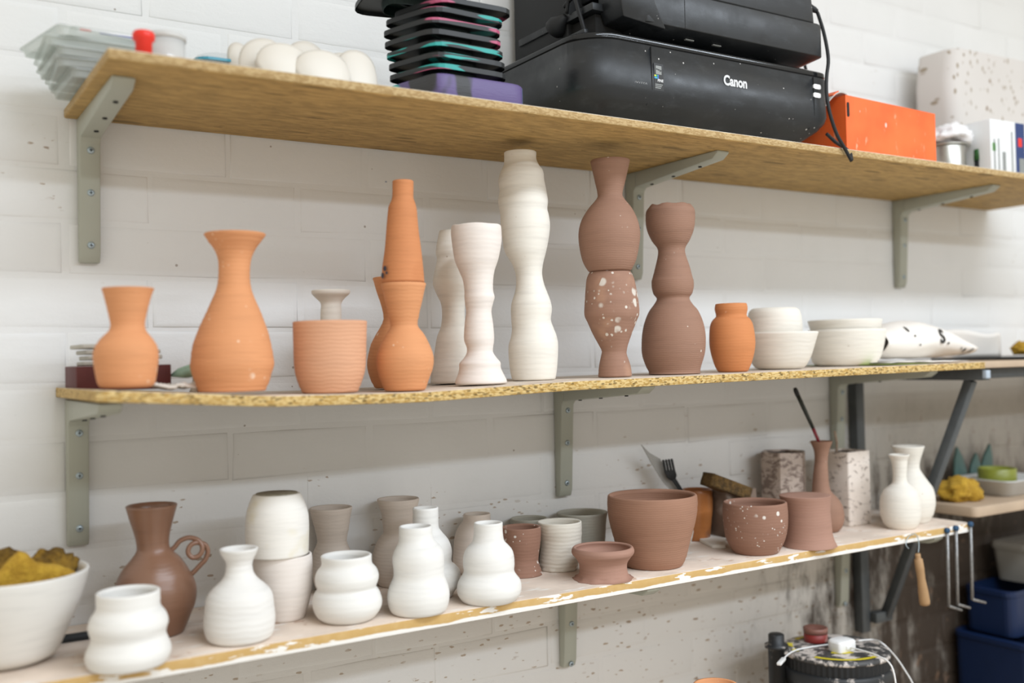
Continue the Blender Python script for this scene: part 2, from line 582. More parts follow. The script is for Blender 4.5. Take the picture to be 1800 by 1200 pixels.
# ------------------------------------------------------------------ the setting
def build_wall():
    X0, X1, Z0, Z1 = -0.9, 3.6, 0.0, 2.75
    wall = tag(link('wall_back', B(X0, X1, 0.0006, 0.12, Z0, Z1), WALLM), kind='structure')
    meshes = []
    for k in range(6):
        rnd = random.Random(k)
        bm = bmesh.new()
        hw, hh = 0.1085, 0.0338
        def rect(dx, dz, y, jit):
            return [Vector((sx * (hw - dx) + rnd.uniform(-jit, jit), y + rnd.uniform(-jit, jit) * 0.25, sz * (hh - dz) + rnd.uniform(-jit, jit)))
                    for sx, sz in ((-1, -1), (0, -1), (1, -1), (1, 1), (0, 1), (-1, 1))]
        ringloft(bm, [rect(0, 0, 0.012, 0), rect(-0.0012, -0.0012, 0.0011, 0.0012), rect(0.0022, 0.0018, 0.0000, 0.0012), rect(0.008, 0.007, -0.0006, 0.0010)])
        me = bpy.data.meshes.new('brick')
        bmesh.ops.recalc_face_normals(bm, faces=bm.faces)
        bm.to_mesh(me)
        bm.free()
        me.materials.append(WALLM)
        for p in me.polygons: p.use_smooth = True
        meshes.append(me)
    zj = H + 0.5060                       # bed joint 0
    xj = 0.3364                           # perpend of row 2
    cand = []
    for row in range(-16, 24):
        zc = zj - 0.075 * row - 0.0375
        if zc - 0.0375 < Z0 + 0.005 or zc + 0.0375 > Z1: continue
        par = 0.1125 if row % 2 == 0 else 0.0
        par = par + 0.1125
        n0 = -6
        for c in range(n0, 16):
            xc = xj + par + 0.2249 * c
            if xc - 0.11 < X0 or xc + 0.11 > X1: continue
            u, v, wd = proj((xc, 0, zc))
            vis = wd > 0.3 and -130 < u < 1880 and -50 < v < 1250
            d = max(0, -u, u - 1800) + max(0, -v, v - 1200)
            cand.append((0 if vis else 1, d, xc, zc, row, c))
    cand.sort()
    rest = bmesh.new()
    for i, (nv, d, xc, zc, row, c) in enumerate(cand):
        rnd = random.Random(row * 131 + c)
        m = meshes[rnd.randrange(6)]
        loc = (xc + rnd.uniform(-0.003, 0.003), rnd.uniform(-0.0003, 0.0003), zc + rnd.uniform(-0.0008, 0.0008))
        rot = (rnd.uniform(-0.004, 0.004), rnd.uniform(-0.004, 0.004), rnd.uniform(-0.002, 0.002))
        if nv == 0 and i < 298:
            link('brick', m, None, wall, loc, rot)
        else:
            t = bmesh.new()
            t.from_mesh(m)
            bmesh.ops.translate(t, verts=t.verts, vec=loc)
            tm = bpy.data.meshes.new('tmp')
            t.to_mesh(tm)
            t.free()
            rest.from_mesh(tm)
            bpy.data.meshes.remove(tm)
    o = link('brick_field', rest, WALLM, wall, smooth=True)
    tag(o, kind='stuff')
    fl = NT('studio_floor')
    fl.col(fl.mix(fl.noise(fl.coords(), 6, 4), (0.44, 0.40, 0.35), (0.54, 0.50, 0.45)))
    fl.rough(0.6)
    tag(link('floor', B(-0.9, 3.6, -4.5, 0.12, -0.05, 0.0), fl.m), kind='structure')


build_wall()

# ------------------------------------------------------------------ shelves
ZT = H + 0.362           # upper face, top shelf
ZTB = H + 0.349
ZB = H - 0.348           # upper face, bottom shelf
MIDP = [(0.205, -0.0215), (0.41, -0.036), (0.61, -0.039), (0.86, -0.0315), (1.26, -0.028), (1.88, -0.0225)]


def ZM(x):
    if x <= MIDP[0][0]: return H + MIDP[0][1]
    for (a, za), (b, zb) in zip(MIDP, MIDP[1:]):
        if x <= b:
            return H + za + (zb - za) * (x - a) / (b - a)
    return H + MIDP[-1][1]


top = link('shelf_board', B(0, 2.141, -0.316, -0.0025, -0.013, 0.0), SHELF_T, loc=(0.224, 0, ZT), bevel=0.0022)
tag(top, 'top shelf board with brown streaked underside carrying the printers', 'shelf')

bm = bmesh.new()
N = 48
rings = []
for i in range(N + 1):
    x = 0.209 + (1.872 - 0.209) * i / N
    z = ZM(x) - H
    t = 0.0135
    rings.append([Vector((x, -0.300, z - t)), Vector((x, -0.0025, z - t)), Vector((x, -0.0025, z)), Vector((x, -0.300, z))])
ringloft(bm, rings)
mid = link('shelf_board', bm, SHELF_M, loc=(0, 0, H), bevel=0.0008)
tag(mid, 'middle chipboard shelf board with sagging flecked front edge', 'shelf')

bot = link('shelf_board', B(0, 2.225, -0.2565, -0.0025, -0.018, 0), SHELF_B, loc=(-0.35, 0, ZB), bevel=0.0012)
tag(bot, 'bottom shelf board with white-flaked ochre front edge', 'shelf')


def ZMB(x):
    return min(ZM(x + d) for d in (-0.014, 0, 0.014)) - 0.0142


def bracket(x, z, label, leg=0.200, arm=0.25, holes=True):
    t = thing('shelf_bracket', label, 'bracket', (x, -0.0025, z), group='pressed steel shelf brackets')
    wd = 0.0135
    leg_p = [(0, 0), (0, -leg), (-0.010, -leg), (-0.0145, -leg + 0.012), (-0.024, -0.036), (-0.030, -0.030), (-0.030, 0)]
    link('wall_leg', extrude_poly(leg_p, 'x', -wd, wd), STEEL, t, bevel=0.0016)
    arm_p = [(-0.0302, 0), (-0.0302, -0.030), (-0.034, -0.0285), (-arm + 0.014, -0.013), (-arm, -0.004), (-arm, 0)]
    link('arm', extrude_poly(arm_p, 'x', -wd, wd), STEEL, t, bevel=0.0016)
    for i, (dz, yy) in enumerate(((-0.046, -0.0236), (-0.104, -0.0195), (-0.176, -0.0156))):
        sc = link('screw', lathe([(0.0001, 0), (0.0050, 0), (0.0048, 0.0012), (0.0034, 0.0022), (0.0001, 0.0022)], 16), SCREW, t,
                  (0.001, yy + 0.0002, dz), (PI / 2, 0, 0), smooth=True)
        bmx = bmesh.new()
        box(bmx, -0.0022, 0.0022, -0.0005, 0.0005, 0.0021, 0.0025)
        box(bmx, -0.0005, 0.0005, -0.0022, 0.0022, 0.0021, 0.0025)
        link('cross_slot', bmx, HOLE, sc)
    for yy, zz in ((-0.060, -0.0273), (-0.120, -0.0227), (-0.190, -0.0176)):
        link('screw_hole', lathe([(0.0001, -0.0008), (0.0032, -0.0008), (0.0032, 0.001), (0.0001, 0.001)], 14), HOLE, t, (0.002, yy, zz))


bracket(0.2535, ZTB, 'grey-green steel bracket under the left end of the top shelf')
bracket(1.222, ZTB, 'grey-green steel bracket under the top shelf behind the tall brown stacked vase')
bracket(2.006, ZTB, 'grey-green steel bracket under the right end of the top shelf')
bracket(0.2335, ZMB(0.2335), 'grey-green steel bracket under the left end of the middle shelf')
bracket(1.046, ZMB(1.046), 'grey-green steel bracket under the middle of the middle shelf')
bracket(1.775, ZMB(1.775), 'grey-green steel bracket under the middle shelf, just left of the dark upright')
bracket(1.046, ZB - 0.0182, 'grey-green steel bracket under the middle of the bottom shelf', leg=0.182)
bracket(1.775, ZB - 0.0182, 'grey-green steel bracket under the bottom shelf near the hanging tools', leg=0.182)


# ------------------------------------------------------------------ pots
CROPS = {'c5': (4.39, 90, 470), 'c6': (2.727, 480, 280), 'w6': (3.6, 200, 220), 'c7': (2.608, 980, 240), 'c8': (3.6, 1300, 460),
         'l1': (3.4275, 0, 850), 'l2': (3.75, 340, 840), 'l3': (4.444, 640, 840), 'l4': (4.285, 860, 780), 'l5': (3.53, 1200, 660),
         'r6': (3.75, 1500, 640), 'px': (1, 0, 0)}


def to_px(crop, prof):
    s, ox, oy = CROPS[crop]
    return [(oy + v / s, ox + l / s, ox + r / s) for v, l, r in prof]


def crs(vals, sub):
    out = []
    n = len(vals)
    for i in range(n - 1):
        a = vals[max(i - 1, 0)]; b = vals[i]; c = vals[i + 1]; d = vals[min(i + 2, n - 1)]
        for k in range(sub):
            t = k / sub
            out.append(tuple(0.5 * (2 * b[j] + (c[j] - a[j]) * t + (2 * a[j] - 5 * b[j] + 4 * c[j] - d[j]) * t * t + (3 * b[j] - a[j] - 3 * c[j] + d[j]) * t ** 3) for j in range(len(b))))
    out.append(vals[-1])
    return out


LAST = []


def pot(name, label, prof, mat, cat='vase', zs=None, off=None, contact=None, wall=0.0045, closed=False, ring=0.0, group=None,
        shelf='mid', lip=True, sub=4, nseg=44, ragged=0.0, base=None, rough_base=0.0):
    """thrown pot: silhouette widths set the radii at the place where the pot stands"""
    prof = sorted(prof, key=lambda q: -q[0])
    cx = 0.5 * (prof[0][1] + prof[0][2])
    if zs is None and shelf == 'bottom': zs = ZB
    if contact is not None:
        P = atz(cx, contact, zs)
        hv = Vector((P.x - CAM.x, P.y - CAM.y, 0)).normalized()
        lat = Vector((-hv.y, hv.x, 0))
        def hit0(x, y, C):
            d = ray(x, y)
            return CAM + d * ((C - CAM).dot(hv) / d.dot(hv))
        r0 = (hit0(prof[0][1], prof[0][0], P) - hit0(prof[0][2], prof[0][0], P)).length / 2
        C = P + hv * r0
    else:
        C = at(cx, prof[0][0], off)
        if zs is None: zs = max(ZM(C.x + d_) for d_ in (-0.045, -0.03, -0.015, 0, 0.015, 0.03, 0.045)) + 0.0003
        hv = Vector((C.x - CAM.x, C.y - CAM.y, 0)).normalized()
    C.z = zs
    lat = Vector((hv.y, -hv.x, 0))
    def hit(x, y):
        d = ray(x, y)
        return CAM + d * ((C - CAM).dot(hv) / d.dot(hv))
    rows = []
    for i, (y, xl, xr) in enumerate(prof):
        a, b = hit(xl, y), hit(xr, y)
        m = (a + b) / 2
        rows.append([(a - b).length / 2, m.z - zs, (m - C).dot(lat)])
    rows[0][1] = 0.0
    rows[0][2] = rows[1][2] if len(rows) > 1 else 0
    for a, b in zip(rows, rows[1:]):
        if b[1] <= a[1]: b[1] = a[1] + 0.0005
    sh = rows[0][2]
    outer = crs([tuple(r) for r in rows], sub)
    if ring:
        outer = [(r + ring * math.sin(z * 900) * (0.4 + 0.6 * math.sin(z * 130 + 1)), z, o) for r, z, o in outer]
        outer[0] = (outer[0][0], 0, outer[0][2])
    P2 = [(max(outer[0][0] - 0.0015, 0.001), 0.0, outer[0][2])]
    P2 += [(outer[0][0], 0.0009, outer[0][2])] + [q for q in outer[1:]]
    rt, zt, ot = outer[-1]
    if closed:
        P2 += [(max(rt - 0.001, 0.001), zt + 0.0006, ot), (rt * 0.6, zt + 0.0004, ot), (rt * 0.1, zt + 0.0002, ot)]
    else:
        P2.append((rt - wall * 0.25, zt + wall * 0.22, ot))
        P2.append((rt - wall * 0.6, zt + wall * 0.15, ot))
        inner = [(max(r - wall, 0.4 * r), z, o) for r, z, o in outer[::-1] if z > wall * 1.6]
        P2 += inner[1:]
        P2.append((max(inner[-1][0] * 0.5, 0.001), wall * 1.3, inner[-1][2]))
        P2.append((0.0008, wall * 1.3, inner[-1][2]))
    prof3 = [(r, z, lat.x * o, lat.y * o) for r, z, o in P2]
    bm = lathe(prof3, nseg)
    if ragged:
        zmax = zt
        for v in bm.verts:
            if v.co.z > zmax - 0.004:
                a = math.atan2(v.co.y, v.co.x)
                v.co.z += ragged * (noise.noise((math.cos(a) * 2, math.sin(a) * 2, C.x)) + 0.4 * noise.noise((math.cos(a) * 7, math.sin(a) * 7, C.x)))
    if rough_base:
        for v in bm.verts:
            if v.co.z < 0.006:
                a = math.atan2(v.co.y, v.co.x)
                k = 1 + rough_base * noise.noise((math.cos(a) * 4, math.sin(a) * 4, C.x * 9))
                v.co.x *= k
                v.co.y *= k
    o = link(name, bm, mat, loc=C, smooth=True)
    tag(o, label, cat, group)
    LAST.clear()
    LAST.extend((prof3[-1][2], prof3[-1][3]))
    o_top = zs + zt
    return o, C, o_top, rt


G1 = 'pots on the middle shelf'
# --- middle shelf, left to right
pot('flared_vase', 'small orange terracotta vase with flared neck, leftmost on the middle shelf', to_px('c5', [
    (940, 400, 752), (900, 360, 800), (800, 335, 820), (700, 320, 830), (650, 322, 828), (600, 340, 815), (540, 385, 775), (490, 440, 735),
    (450, 455, 725), (420, 452, 726), (350, 437, 740), (250, 412, 765), (190, 395, 785), (165, 386, 798)]), TERRA, off=0.245, group=G1, ring=0.0002)
pot('trumpet_vase', 'large orange terracotta vase with wide trumpet mouth on the middle shelf', to_px('px', [
    (686.4, 349, 467), (682, 346, 469), (670.5, 343, 474), (659, 338, 477), (643, 334, 482), (629.5, 335, 481), (606.7, 338, 477), (584, 346, 471.5), (565.7, 354, 465),
    (547, 363, 458), (529, 371, 450), (511, 379, 443), (493, 383, 439.7), (475.5, 384, 439.5), (456, 383, 441.7), (439, 376.5, 448.6), (425.5, 366.5, 458), (412, 357.5, 468)]), TERRA, off=0.225, group=G1, ring=0.0003)
pot('cylinder_pot', 'straight-sided pale terracotta pot with ringed wall on the middle shelf', to_px('c6', [
    (1105, 140, 405), (1070, 120, 425), (1020, 105, 440), (950, 97, 447), (850, 95, 448), (780, 93, 450)]), TERRA_P, cat='pot', off=0.235, group=G1, ring=0.0004)
pot('spool_bottle', 'white bottle with flat flanged rim standing behind the straight-sided terracotta pot', to_px('c6', [
    (1080, 200, 350), (1000, 176, 374), (900, 176, 374), (830, 205, 345), (790, 224, 330), (730, 227, 328), (690, 228, 328), (665, 205, 345), (645, 186, 367), (630, 183, 370)]),
    CREAM, cat='bottle', off=0.13, wall=0.004, group=G1)
_, C4, T4, R4 = pot('waisted_vase', 'orange terracotta vase with ringed neck carrying the tall terracotta bottle', to_px('c6', [
    (1100, 535, 730), (1050, 512, 750), (1000, 497, 767), (950, 495, 770), (900, 508, 755), (840, 540, 725), (800, 562, 695), (760, 555, 697), (680, 537, 715), (597, 517, 733)]),
    TERRA, off=0.245, group=G1, ring=0.0003)
tall_, CT_, _, _ = pot('tall_bottle', 'tall tapering terracotta bottle with dark smudge, balanced on a terracotta vase', to_px('c6', [
    (592, 517, 723), (520, 523, 720), (430, 535, 710), (330, 543, 697), (250, 550, 690), (225, 554, 686), (205, 563, 680), (185, 570, 673), (150, 572, 673), (106, 572, 673)]),
    TERRA_S, cat='bottle', off=0.245, zs=T4 + 0.0012, group=G1)
pot('waisted_vase', 'orange terracotta vase mostly hidden behind the one carrying the tall bottle', to_px('px', [
    (681, 659, 727), (665, 651, 735), (640, 645, 741), (610, 650, 736), (590, 659, 727), (575, 668, 718), (560, 674, 712), (540, 671, 715), (515, 663, 723), (489, 655, 731)]),
    TERRA, off=0.135, group=G1, ring=0.0003)
pot('lumpy_column', 'greyish white bulging clay column behind the white goblet', to_px('px', [
    (672, 756, 838), (647, 758, 836), (628, 762, 832), (592, 768, 826), (573, 775, 819), (551, 777, 817), (533, 775, 818), (518, 768, 824), (500, 761, 831), (485, 762, 829),
    (456, 768, 826), (445, 766, 826), (427, 768, 823), (406.5, 772, 818)]), CREAM, cat='vessel', off=0.105, group=G1)
pot('goblet', 'white bisque goblet with stepped foot and knobbed stem on the middle shelf', to_px('c6', [
    (1080, 875, 1120), (1060, 873, 1120), (1030, 885, 1105), (1000, 892, 1092), (975, 893, 1090), (950, 915, 1070), (925, 928, 1055), (900, 928, 1055), (860, 915, 1060), (790, 918, 1055), (730, 925, 1047),
    (690, 920, 1055), (660, 917, 1062), (630, 917, 1055), (580, 910, 1055), (530, 890, 1063), (480, 870, 1080), (400, 857, 1095), (350, 852, 1095), (322, 854, 1093)]),
    WHITE_P, cat='goblet', off=0.215, group=G1, ragged=0.0012)
pot('column_vase', 'tallest white column vase with many bulges, reaching the top shelf', to_px('c6', [
    (1060, 1145, 1352), (1000, 1135, 1362), (900, 1128, 1367), (850, 1140, 1360), (810, 1145, 1345), (770, 1142, 1332), (720, 1140, 1337), (680, 1145, 1330), (640, 1158, 1315), (600, 1165, 1300),
    (550, 1163, 1290), (500, 1145, 1295), (440, 1110, 1310), (380, 1100, 1322), (320, 1092, 1328), (270, 1090, 1322), (240, 1085, 1315), (200, 1078, 1318), (150, 1085, 1310), (100, 1080, 1300),
    (60, 1090, 1295), (30, 1105, 1275), (0, 1108, 1262), (-32, 1107, 1262)]), CREAM_T, off=0.165, group=G1)
_, C8_, T8, R8 = pot('double_cone_vessel', 'paint-splashed brown clay vessel with pinched foot under another brown vase', to_px('c7', [
    (1100, 187, 343), (1050, 190, 335), (1000, 200, 318), (980, 202, 318), (950, 187, 325), (900, 160, 343), (850, 138, 362), (815, 123, 375), (760, 124, 372), (700, 128, 362), (650, 133, 350), (622, 145, 335)]),
    BROWN_SP, cat='vessel', off=0.205, group=G1)
pot('bulb_vase', 'brown clay vase with flared neck balanced on a paint-splashed vessel', to_px('c7', [
    (620, 145, 338), (580, 120, 357), (540, 107, 368), (480, 97, 378), (430, 97, 378), (380, 110, 365), (330, 140, 340), (285, 178, 305), (260, 183, 298), (200, 170, 313), (112, 150, 332)]),
    BROWN, off=0.205, zs=T8 + 0.0012, group=G1)
pot('totem_vase', 'brown clay vase of stacked bulbs with cup-shaped top on the middle shelf', to_px('c7', [
    (1085, 415, 655), (1075, 418, 655), (1050, 405, 660), (1000, 388, 675), (950, 385, 680), (900, 388, 678), (850, 398, 667), (800, 418, 645), (770, 440, 620), (742, 455, 605), (720, 440, 618),
    (690, 432, 625), (660, 431, 624), (650, 434, 620), (600, 447, 607), (540, 460, 587), (510, 457, 587), (480, 435, 605), (440, 415, 622), (400, 405, 630), (345, 405, 630), (325, 417, 618), (318, 422, 612)]),
    BROWN, off=0.195, group=G1, ragged=0.003)
pot('collared_jar', 'small deep orange terracotta jar with collar neck on the middle shelf', to_px('c7', [
    (1078, 735, 873), (1040, 717, 890), (980, 700, 905), (930, 695, 907), (870, 698, 898), (840, 710, 885), (822, 726, 868), (790, 720, 872), (768, 723, 868)]), TERRA_D, cat='jar', off=0.215, group=G1)
pot('bowl', 'cream bowl with an upturned bowl stacked inside it, beside the small terracotta jar', to_px('px', [
    (650, 1333, 1409), (643, 1325, 1417), (627, 1316, 1426), (605, 1308, 1433), (585, 1303, 1439)]), CREAM, cat='bowl', off=0.185, group=G1, wall=0.005)
pot('bowl', 'cream bowl turned upside down inside another bowl on the middle shelf', to_px('px', [
    (612, 1323, 1402), (600, 1319, 1406), (584, 1313, 1411), (557, 1314, 1409), (546, 1317, 1405), (542, 1322, 1400)]), CREAM, cat='bowl', off=0.185, zs=at(1371, 612, 0.185).z, group=G1, closed=True)
_, CB2, TB2, _ = pot('bowl', 'wide cream bowl with a second bowl nested in it, beside the crumpled paper', to_px('px', [
    (645.5, 1440, 1532), (638, 1430, 1541), (627, 1425, 1549), (605, 1421, 1555), (580, 1419, 1558)]), CREAM, cat='bowl', off=0.165, group=G1, wall=0.005)
pot('bowl', 'cream bowl nested in the wide bowl beside the crumpled paper', to_px('px', [
    (622, 1455, 1517), (605, 1437, 1536), (590, 1429, 1545), (578, 1424, 1549), (563, 1419, 1551)]), CREAM, cat='bowl', off=0.165, zs=at(1487, 622, 0.165).z, group=G1, wall=0.004)

# --- bottom shelf
G2 = 'pots on the bottom shelf'
_, CBW, TBW, RBW = pot('bowl', 'large off-white bowl full of ochre sponges at the left end of the bottom shelf', to_px('px', [
    (1166, -52, 72), (1158, -66, 86), (1148, -82, 102), (1118, -97, 117), (1066, -120, 140), (1030, -132, 152), (1007, -137, 157)]), clay('smooth_grey_white_glaze', (0.72, 0.70, 0.66), ring=0.03, var=0.03, rough=0.4), cat='bowl', shelf='bottom', contact=1178, group=G2, wall=0.006)
pot('wavy_pot', 'small white pot with two bulging waves beside the bowl of sponges', to_px('l1', [
    (1110, 570, 960), (1080, 530, 1005), (1030, 510, 1030), (990, 515, 1030), (940, 540, 1010), (910, 545, 1000), (880, 535, 1005), (840, 527, 1015), (790, 543, 1000), (745, 575, 968), (700, 577, 966), (650, 575, 965)]),
    WHITE, cat='pot', shelf='bottom', contact=850 + 1140 / 3.4275, group=G2, wall=0.0055)
jug, CJ, TJ, RJ = pot('jug', 'dark brown clay jug with curled loop handle on the bottom shelf', to_px('l1', [
    (910, 790, 1105), (850, 765, 1130), (800, 725, 1150), (740, 700, 1175), (680, 688, 1185), (620, 690, 1180), (560, 705, 1155), (500, 740, 1120), (450, 785, 1085), (405, 818, 1037), (370, 822, 1020),
    (300, 808, 1025), (200, 775, 1050), (130, 755, 1070)]), JUGM, cat='jug', shelf='bottom', contact=850 + 938 / 3.4275, group=G2)
# curled handle (thing > part)
hvj = Vector((CJ.x - CAM.x, CJ.y - CAM.y, 0)).normalized()
hp = [(492, 215), (530, 180), (572, 128), (640, 94), (700, 90), (765, 112), (808, 165), (812, 225), (775, 280), (712, 298), (668, 258), (670, 200), (712, 152), (775, 140), (845, 165), (872, 235), (846, 315), (790, 378), (728, 445), (700, 470)]
hpts = []
for i, (u, v) in enumerate(hp):
    d = ray(220 + u / 6, 930 + v / 6)
    dist = (CJ - CAM).dot(hvj) - 0.006 * math.sin(PI * (i - 4) / 10.0) * (1 if 4 < i < 14 else 0)
    hpts.append(CAM + d * (dist / d.dot(hvj)) - CJ)
hd = link('handle', tube(spline(hpts, 5), 0.0033, 10), JUGM, jug, smooth=True)
tag(hd, 'clay coil handle curled into a loop')
pot('squat_bottle', 'white bottle with cupped rim and ringed round body on the bottom shelf', to_px('l2', [
    (1070, 120, 488), (1050, 98, 510), (1030, 85, 525), (980, 68, 537), (920, 65, 540), (850, 72, 532), (790, 80, 525), (750, 98, 510), (710, 135, 475), (670, 180, 430), (630, 205, 400), (580, 215, 388), (550, 212, 392),
    (520, 195, 405), (490, 178, 420), (465, 170, 427)]), WHITE_R, cat='bottle', shelf='bottom', contact=840 + 1108 / 3.75, group=G2)
_, CE, TE, RE = pot('barrel_pot', 'white barrel-shaped pot carrying an upturned pot behind the cup-rimmed bottle', to_px('l2', [
    (905, 465, 735), (860, 440, 755), (800, 420, 770), (720, 400, 783), (640, 395, 785), (560, 392, 785), (505, 396, 780)]), WHITE_P, cat='pot', shelf='bottom', contact=840 + 955 / 3.75, group=G2)
# upturned pot standing on it
prof_u = to_px('l2', [(505, 352, 757), (470, 348, 760), (400, 342, 762), (320, 340, 763), (240, 345, 757), (180, 358, 740), (130, 378, 718), (104, 393, 705)])
offE = -CE.y
up_, CU_, TU, RU = pot('upturned_pot', 'white pot with pale leaf marks turned upside down on a barrel-shaped pot', prof_u,
    clay('leaf_marked_white_clay', (0.83, 0.80, 0.745), ring=0.08, var=0.03, tint=(0.76, 0.69, 0.52)), cat='pot', off=offE, zs=TE + 0.0012, group=G2, closed=True)
OU = tuple(LAST)
pot('ribbed_vase', 'greyish ribbed vase with open mouth behind the upturned white pot', to_px('l2', [
    (740, 820, 1010), (690, 795, 1035), (620, 782, 1045), (560, 780, 1045), (500, 785, 1040), (465, 797, 1028), (430, 812, 1015), (400, 815, 1012), (330, 800, 1025), (260, 780, 1035), (195, 765, 1048)]),
    RAW, shelf='bottom', contact=1046, group=G2, ring=0.0005)
pot('gourd_pot', 'short white double-bulge pot with wide mouth, right of the upturned pot', to_px('l2', [
    (935, 850, 1172), (900, 815, 1210), (850, 790, 1240), (800, 783, 1242), (750, 795, 1225), (720, 815, 1205), (690, 805, 1215), (650, 800, 1222), (605, 813, 1210), (565, 843, 1178), (510, 838, 1175)]),
    WHITE, cat='pot', shelf='bottom', contact=840 + 970 / 3.75, group=G2, wall=0.0055)
pot('tall_neck_vase', 'greyish pink vase with wide tall neck at the back of the bottom shelf', to_px('l3', [
    (810, 115, 412), (740, 80, 445), (680, 65, 462), (620, 62, 465), (560, 72, 455), (500, 95, 430), (450, 125, 402), (420, 150, 375), (360, 145, 380), (280, 135, 400), (200, 110, 425), (162, 100, 430)]),
    RAW, shelf='bottom', contact=1034, group=G2)
pot('gourd_bottle', 'white gourd-shaped bottle half hidden behind the front gourd bottle', to_px('l3', [
    (900, 350, 680), (880, 330, 712), (840, 310, 740), (780, 305, 752), (730, 305, 750), (690, 310, 720), (665, 320, 690), (640, 318, 682), (590, 315, 687), (540, 318, 680), (480, 325, 655), (420, 355, 605), (380, 377, 583), (300, 380, 581), (232, 380, 580)]),
    WHITE, cat='bottle', shelf='bottom', contact=1057, group=G2)
pot('gourd_bottle', 'white gourd-shaped bottle standing between the short double-bulge pot and the rightmost gourd bottle', to_px('l3', [
    (1055, 240, 608), (1030, 210, 640), (980, 188, 660), (920, 180, 668), (860, 188, 660), (800, 212, 640), (760, 228, 626), (700, 228, 625), (640, 220, 625), (590, 225, 620), (540, 245, 600), (500, 266, 562), (460, 272, 538), (378, 272, 530)]),
    WHITE, cat='bottle', shelf='bottom', contact=840 + 1092 / 4.444, group=G2)
pot('stepped_jar', 'greyish white jar with short collar behind the rightmost gourd bottle', to_px('l3', [
    (735, 740, 1015), (690, 705, 1050), (640, 692, 1065), (560, 697, 1062), (480, 703, 1055), (420, 715, 1042), (365, 745, 1015), (330, 772, 990), (280, 775, 988)]),
    RAW, cat='jar', shelf='bottom', contact=1012, group=G2)
pot('gourd_bottle', 'white gourd-shaped bottle beside the brown splashed cup, rightmost of its kind', to_px('l3', [
    (965, 785, 1168), (945, 762, 1190), (900, 732, 1222), (850, 725, 1230), (800, 735, 1220), (755, 763, 1187), (720, 778, 1172), (680, 773, 1175), (620, 773, 1172), (570, 785, 1160), (530, 810, 1130), (490, 845, 1095), (420, 857, 1083), (350, 857, 1082)]),
    WHITE, cat='bottle', shelf='bottom', contact=840 + 1002 / 4.444, group=G2)
pot('flare_foot_cup', 'brown clay cup with flared foot and white paint splash on its rim', to_px('l4', [
    (975, 85, 402), (955, 95, 395), (930, 105, 385), (885, 113, 372), (850, 118, 372), (790, 108, 380), (720, 97, 388), (660, 93, 390), (625, 92, 388)]),
    BROWN_SP2, cat='cup', shelf='bottom', contact=780 + 1015 / 4.285, group=G2, ring=0.0003)
pot('plain_cup', 'grey clay cup at the back behind the brown splashed cup', to_px('l4', [
    (880, 190, 410), (820, 170, 430), (700, 163, 437), (600, 160, 440), (560, 160, 440)]), RAW_G, cat='cup', shelf='bottom', contact=994, group=G2)
pot('rough_cup', 'rough off-white clay cup with uneven base beside the brown splashed cup', to_px('l4', [
    (935, 378, 668), (900, 376, 672), (870, 378, 680), (800, 385, 690), (720, 385, 695), (640, 365, 698), (585, 363, 695)]), RAW_W, cat='cup', shelf='bottom', contact=780 + 970 / 4.285, group=G2, ring=0.0004, rough_base=0.10)
pot('wide_cup', 'grey-green clay pot standing behind the large brown pot', to_px('l4', [
    (860, 560, 840), (800, 540, 860), (720, 528, 874), (640, 523, 878), (560, 517, 884), (515, 508, 893)]), RAW_G, cat='pot', shelf='bottom', contact=986, group=G2, ring=0.0003)
pot('ring_bowl', 'small pinkish clay bowl with rolled rim and torn foot at the shelf front', to_px('l4', [
    (1032, 630, 1088), (1018, 637, 1080), (1000, 655, 1060), (970, 675, 1045), (930, 678, 1038), (890, 672, 1042), (850, 648, 1068), (825, 625, 1088), (800, 619, 1093), (778, 628, 1084)]), BROWN_PK, cat='bowl', shelf='bottom', contact=780 + 1060 / 4.285, group=G2, wall=0.006, rough_base=0.09)
pot('planter_pot', 'largest brown clay pot with wide mouth on the bottom shelf', to_px('l4', [
    (920, 1030, 1455), (890, 1008, 1466), (840, 980, 1487), (760, 953, 1507), (680, 930, 1527), (600, 908, 1550), (520, 893, 1565), (440, 888, 1570), (385, 892, 1565)]), BROWN_L, cat='pot', shelf='bottom', contact=780 + 955 / 4.285, group=G2, wall=0.007, ring=0.0003)
cupG, CG, TG, RG = pot('glazed_cup', 'amber glazed cup holding a black fork, behind the largest brown pot', to_px('px', [
    (930, 1204, 1247), (915, 1201, 1251), (890, 1199, 1253), (860, 1198, 1252)]), GLAZE, cat='cup', shelf='bottom', contact=952, group=G2)
pot('speckled_cup', 'round brown clay cup speckled with white paint, right of the largest brown pot', to_px('l5', [
    (1085, 312, 592), (1050, 288, 620), (1000, 265, 640), (940, 255, 652), (880, 249, 655), (830, 246, 653), (785, 250, 648)]), BROWN_SP2, cat='cup', shelf='bottom', contact=660 + 1120 / 3.53, group=G2, wall=0.006)
pot('bell_pot', 'brown clay bell-shaped pot turned upside down with ragged flat top', to_px('l5', [
    (1055, 618, 963), (1040, 622, 955), (1020, 628, 945), (980, 632, 932), (920, 632, 925), (850, 626, 918), (790, 612, 918), (755, 600, 921), (742, 597, 922)]), BROWN_PK, cat='pot', shelf='bottom', contact=660 + 1086 / 3.53, group=G2, closed=True, rough_base=0.02)
btlX, CX, TX, RX = pot('long_neck_bottle', 'brown clay bottle with long flared neck holding a paintbrush', to_px('l5', [
    (962, 795, 965), (940, 772, 988), (900, 755, 1003), (850, 755, 1003), (800, 765, 990), (760, 783, 965), (720, 800, 925), (680, 803, 910), (600, 810, 903), (530, 818, 900), (470, 815, 908), (430, 800, 922), (408, 790, 930)]), BROWN, cat='bottle', shelf='bottom', contact=660 + 978 / 3.53, group=G2)
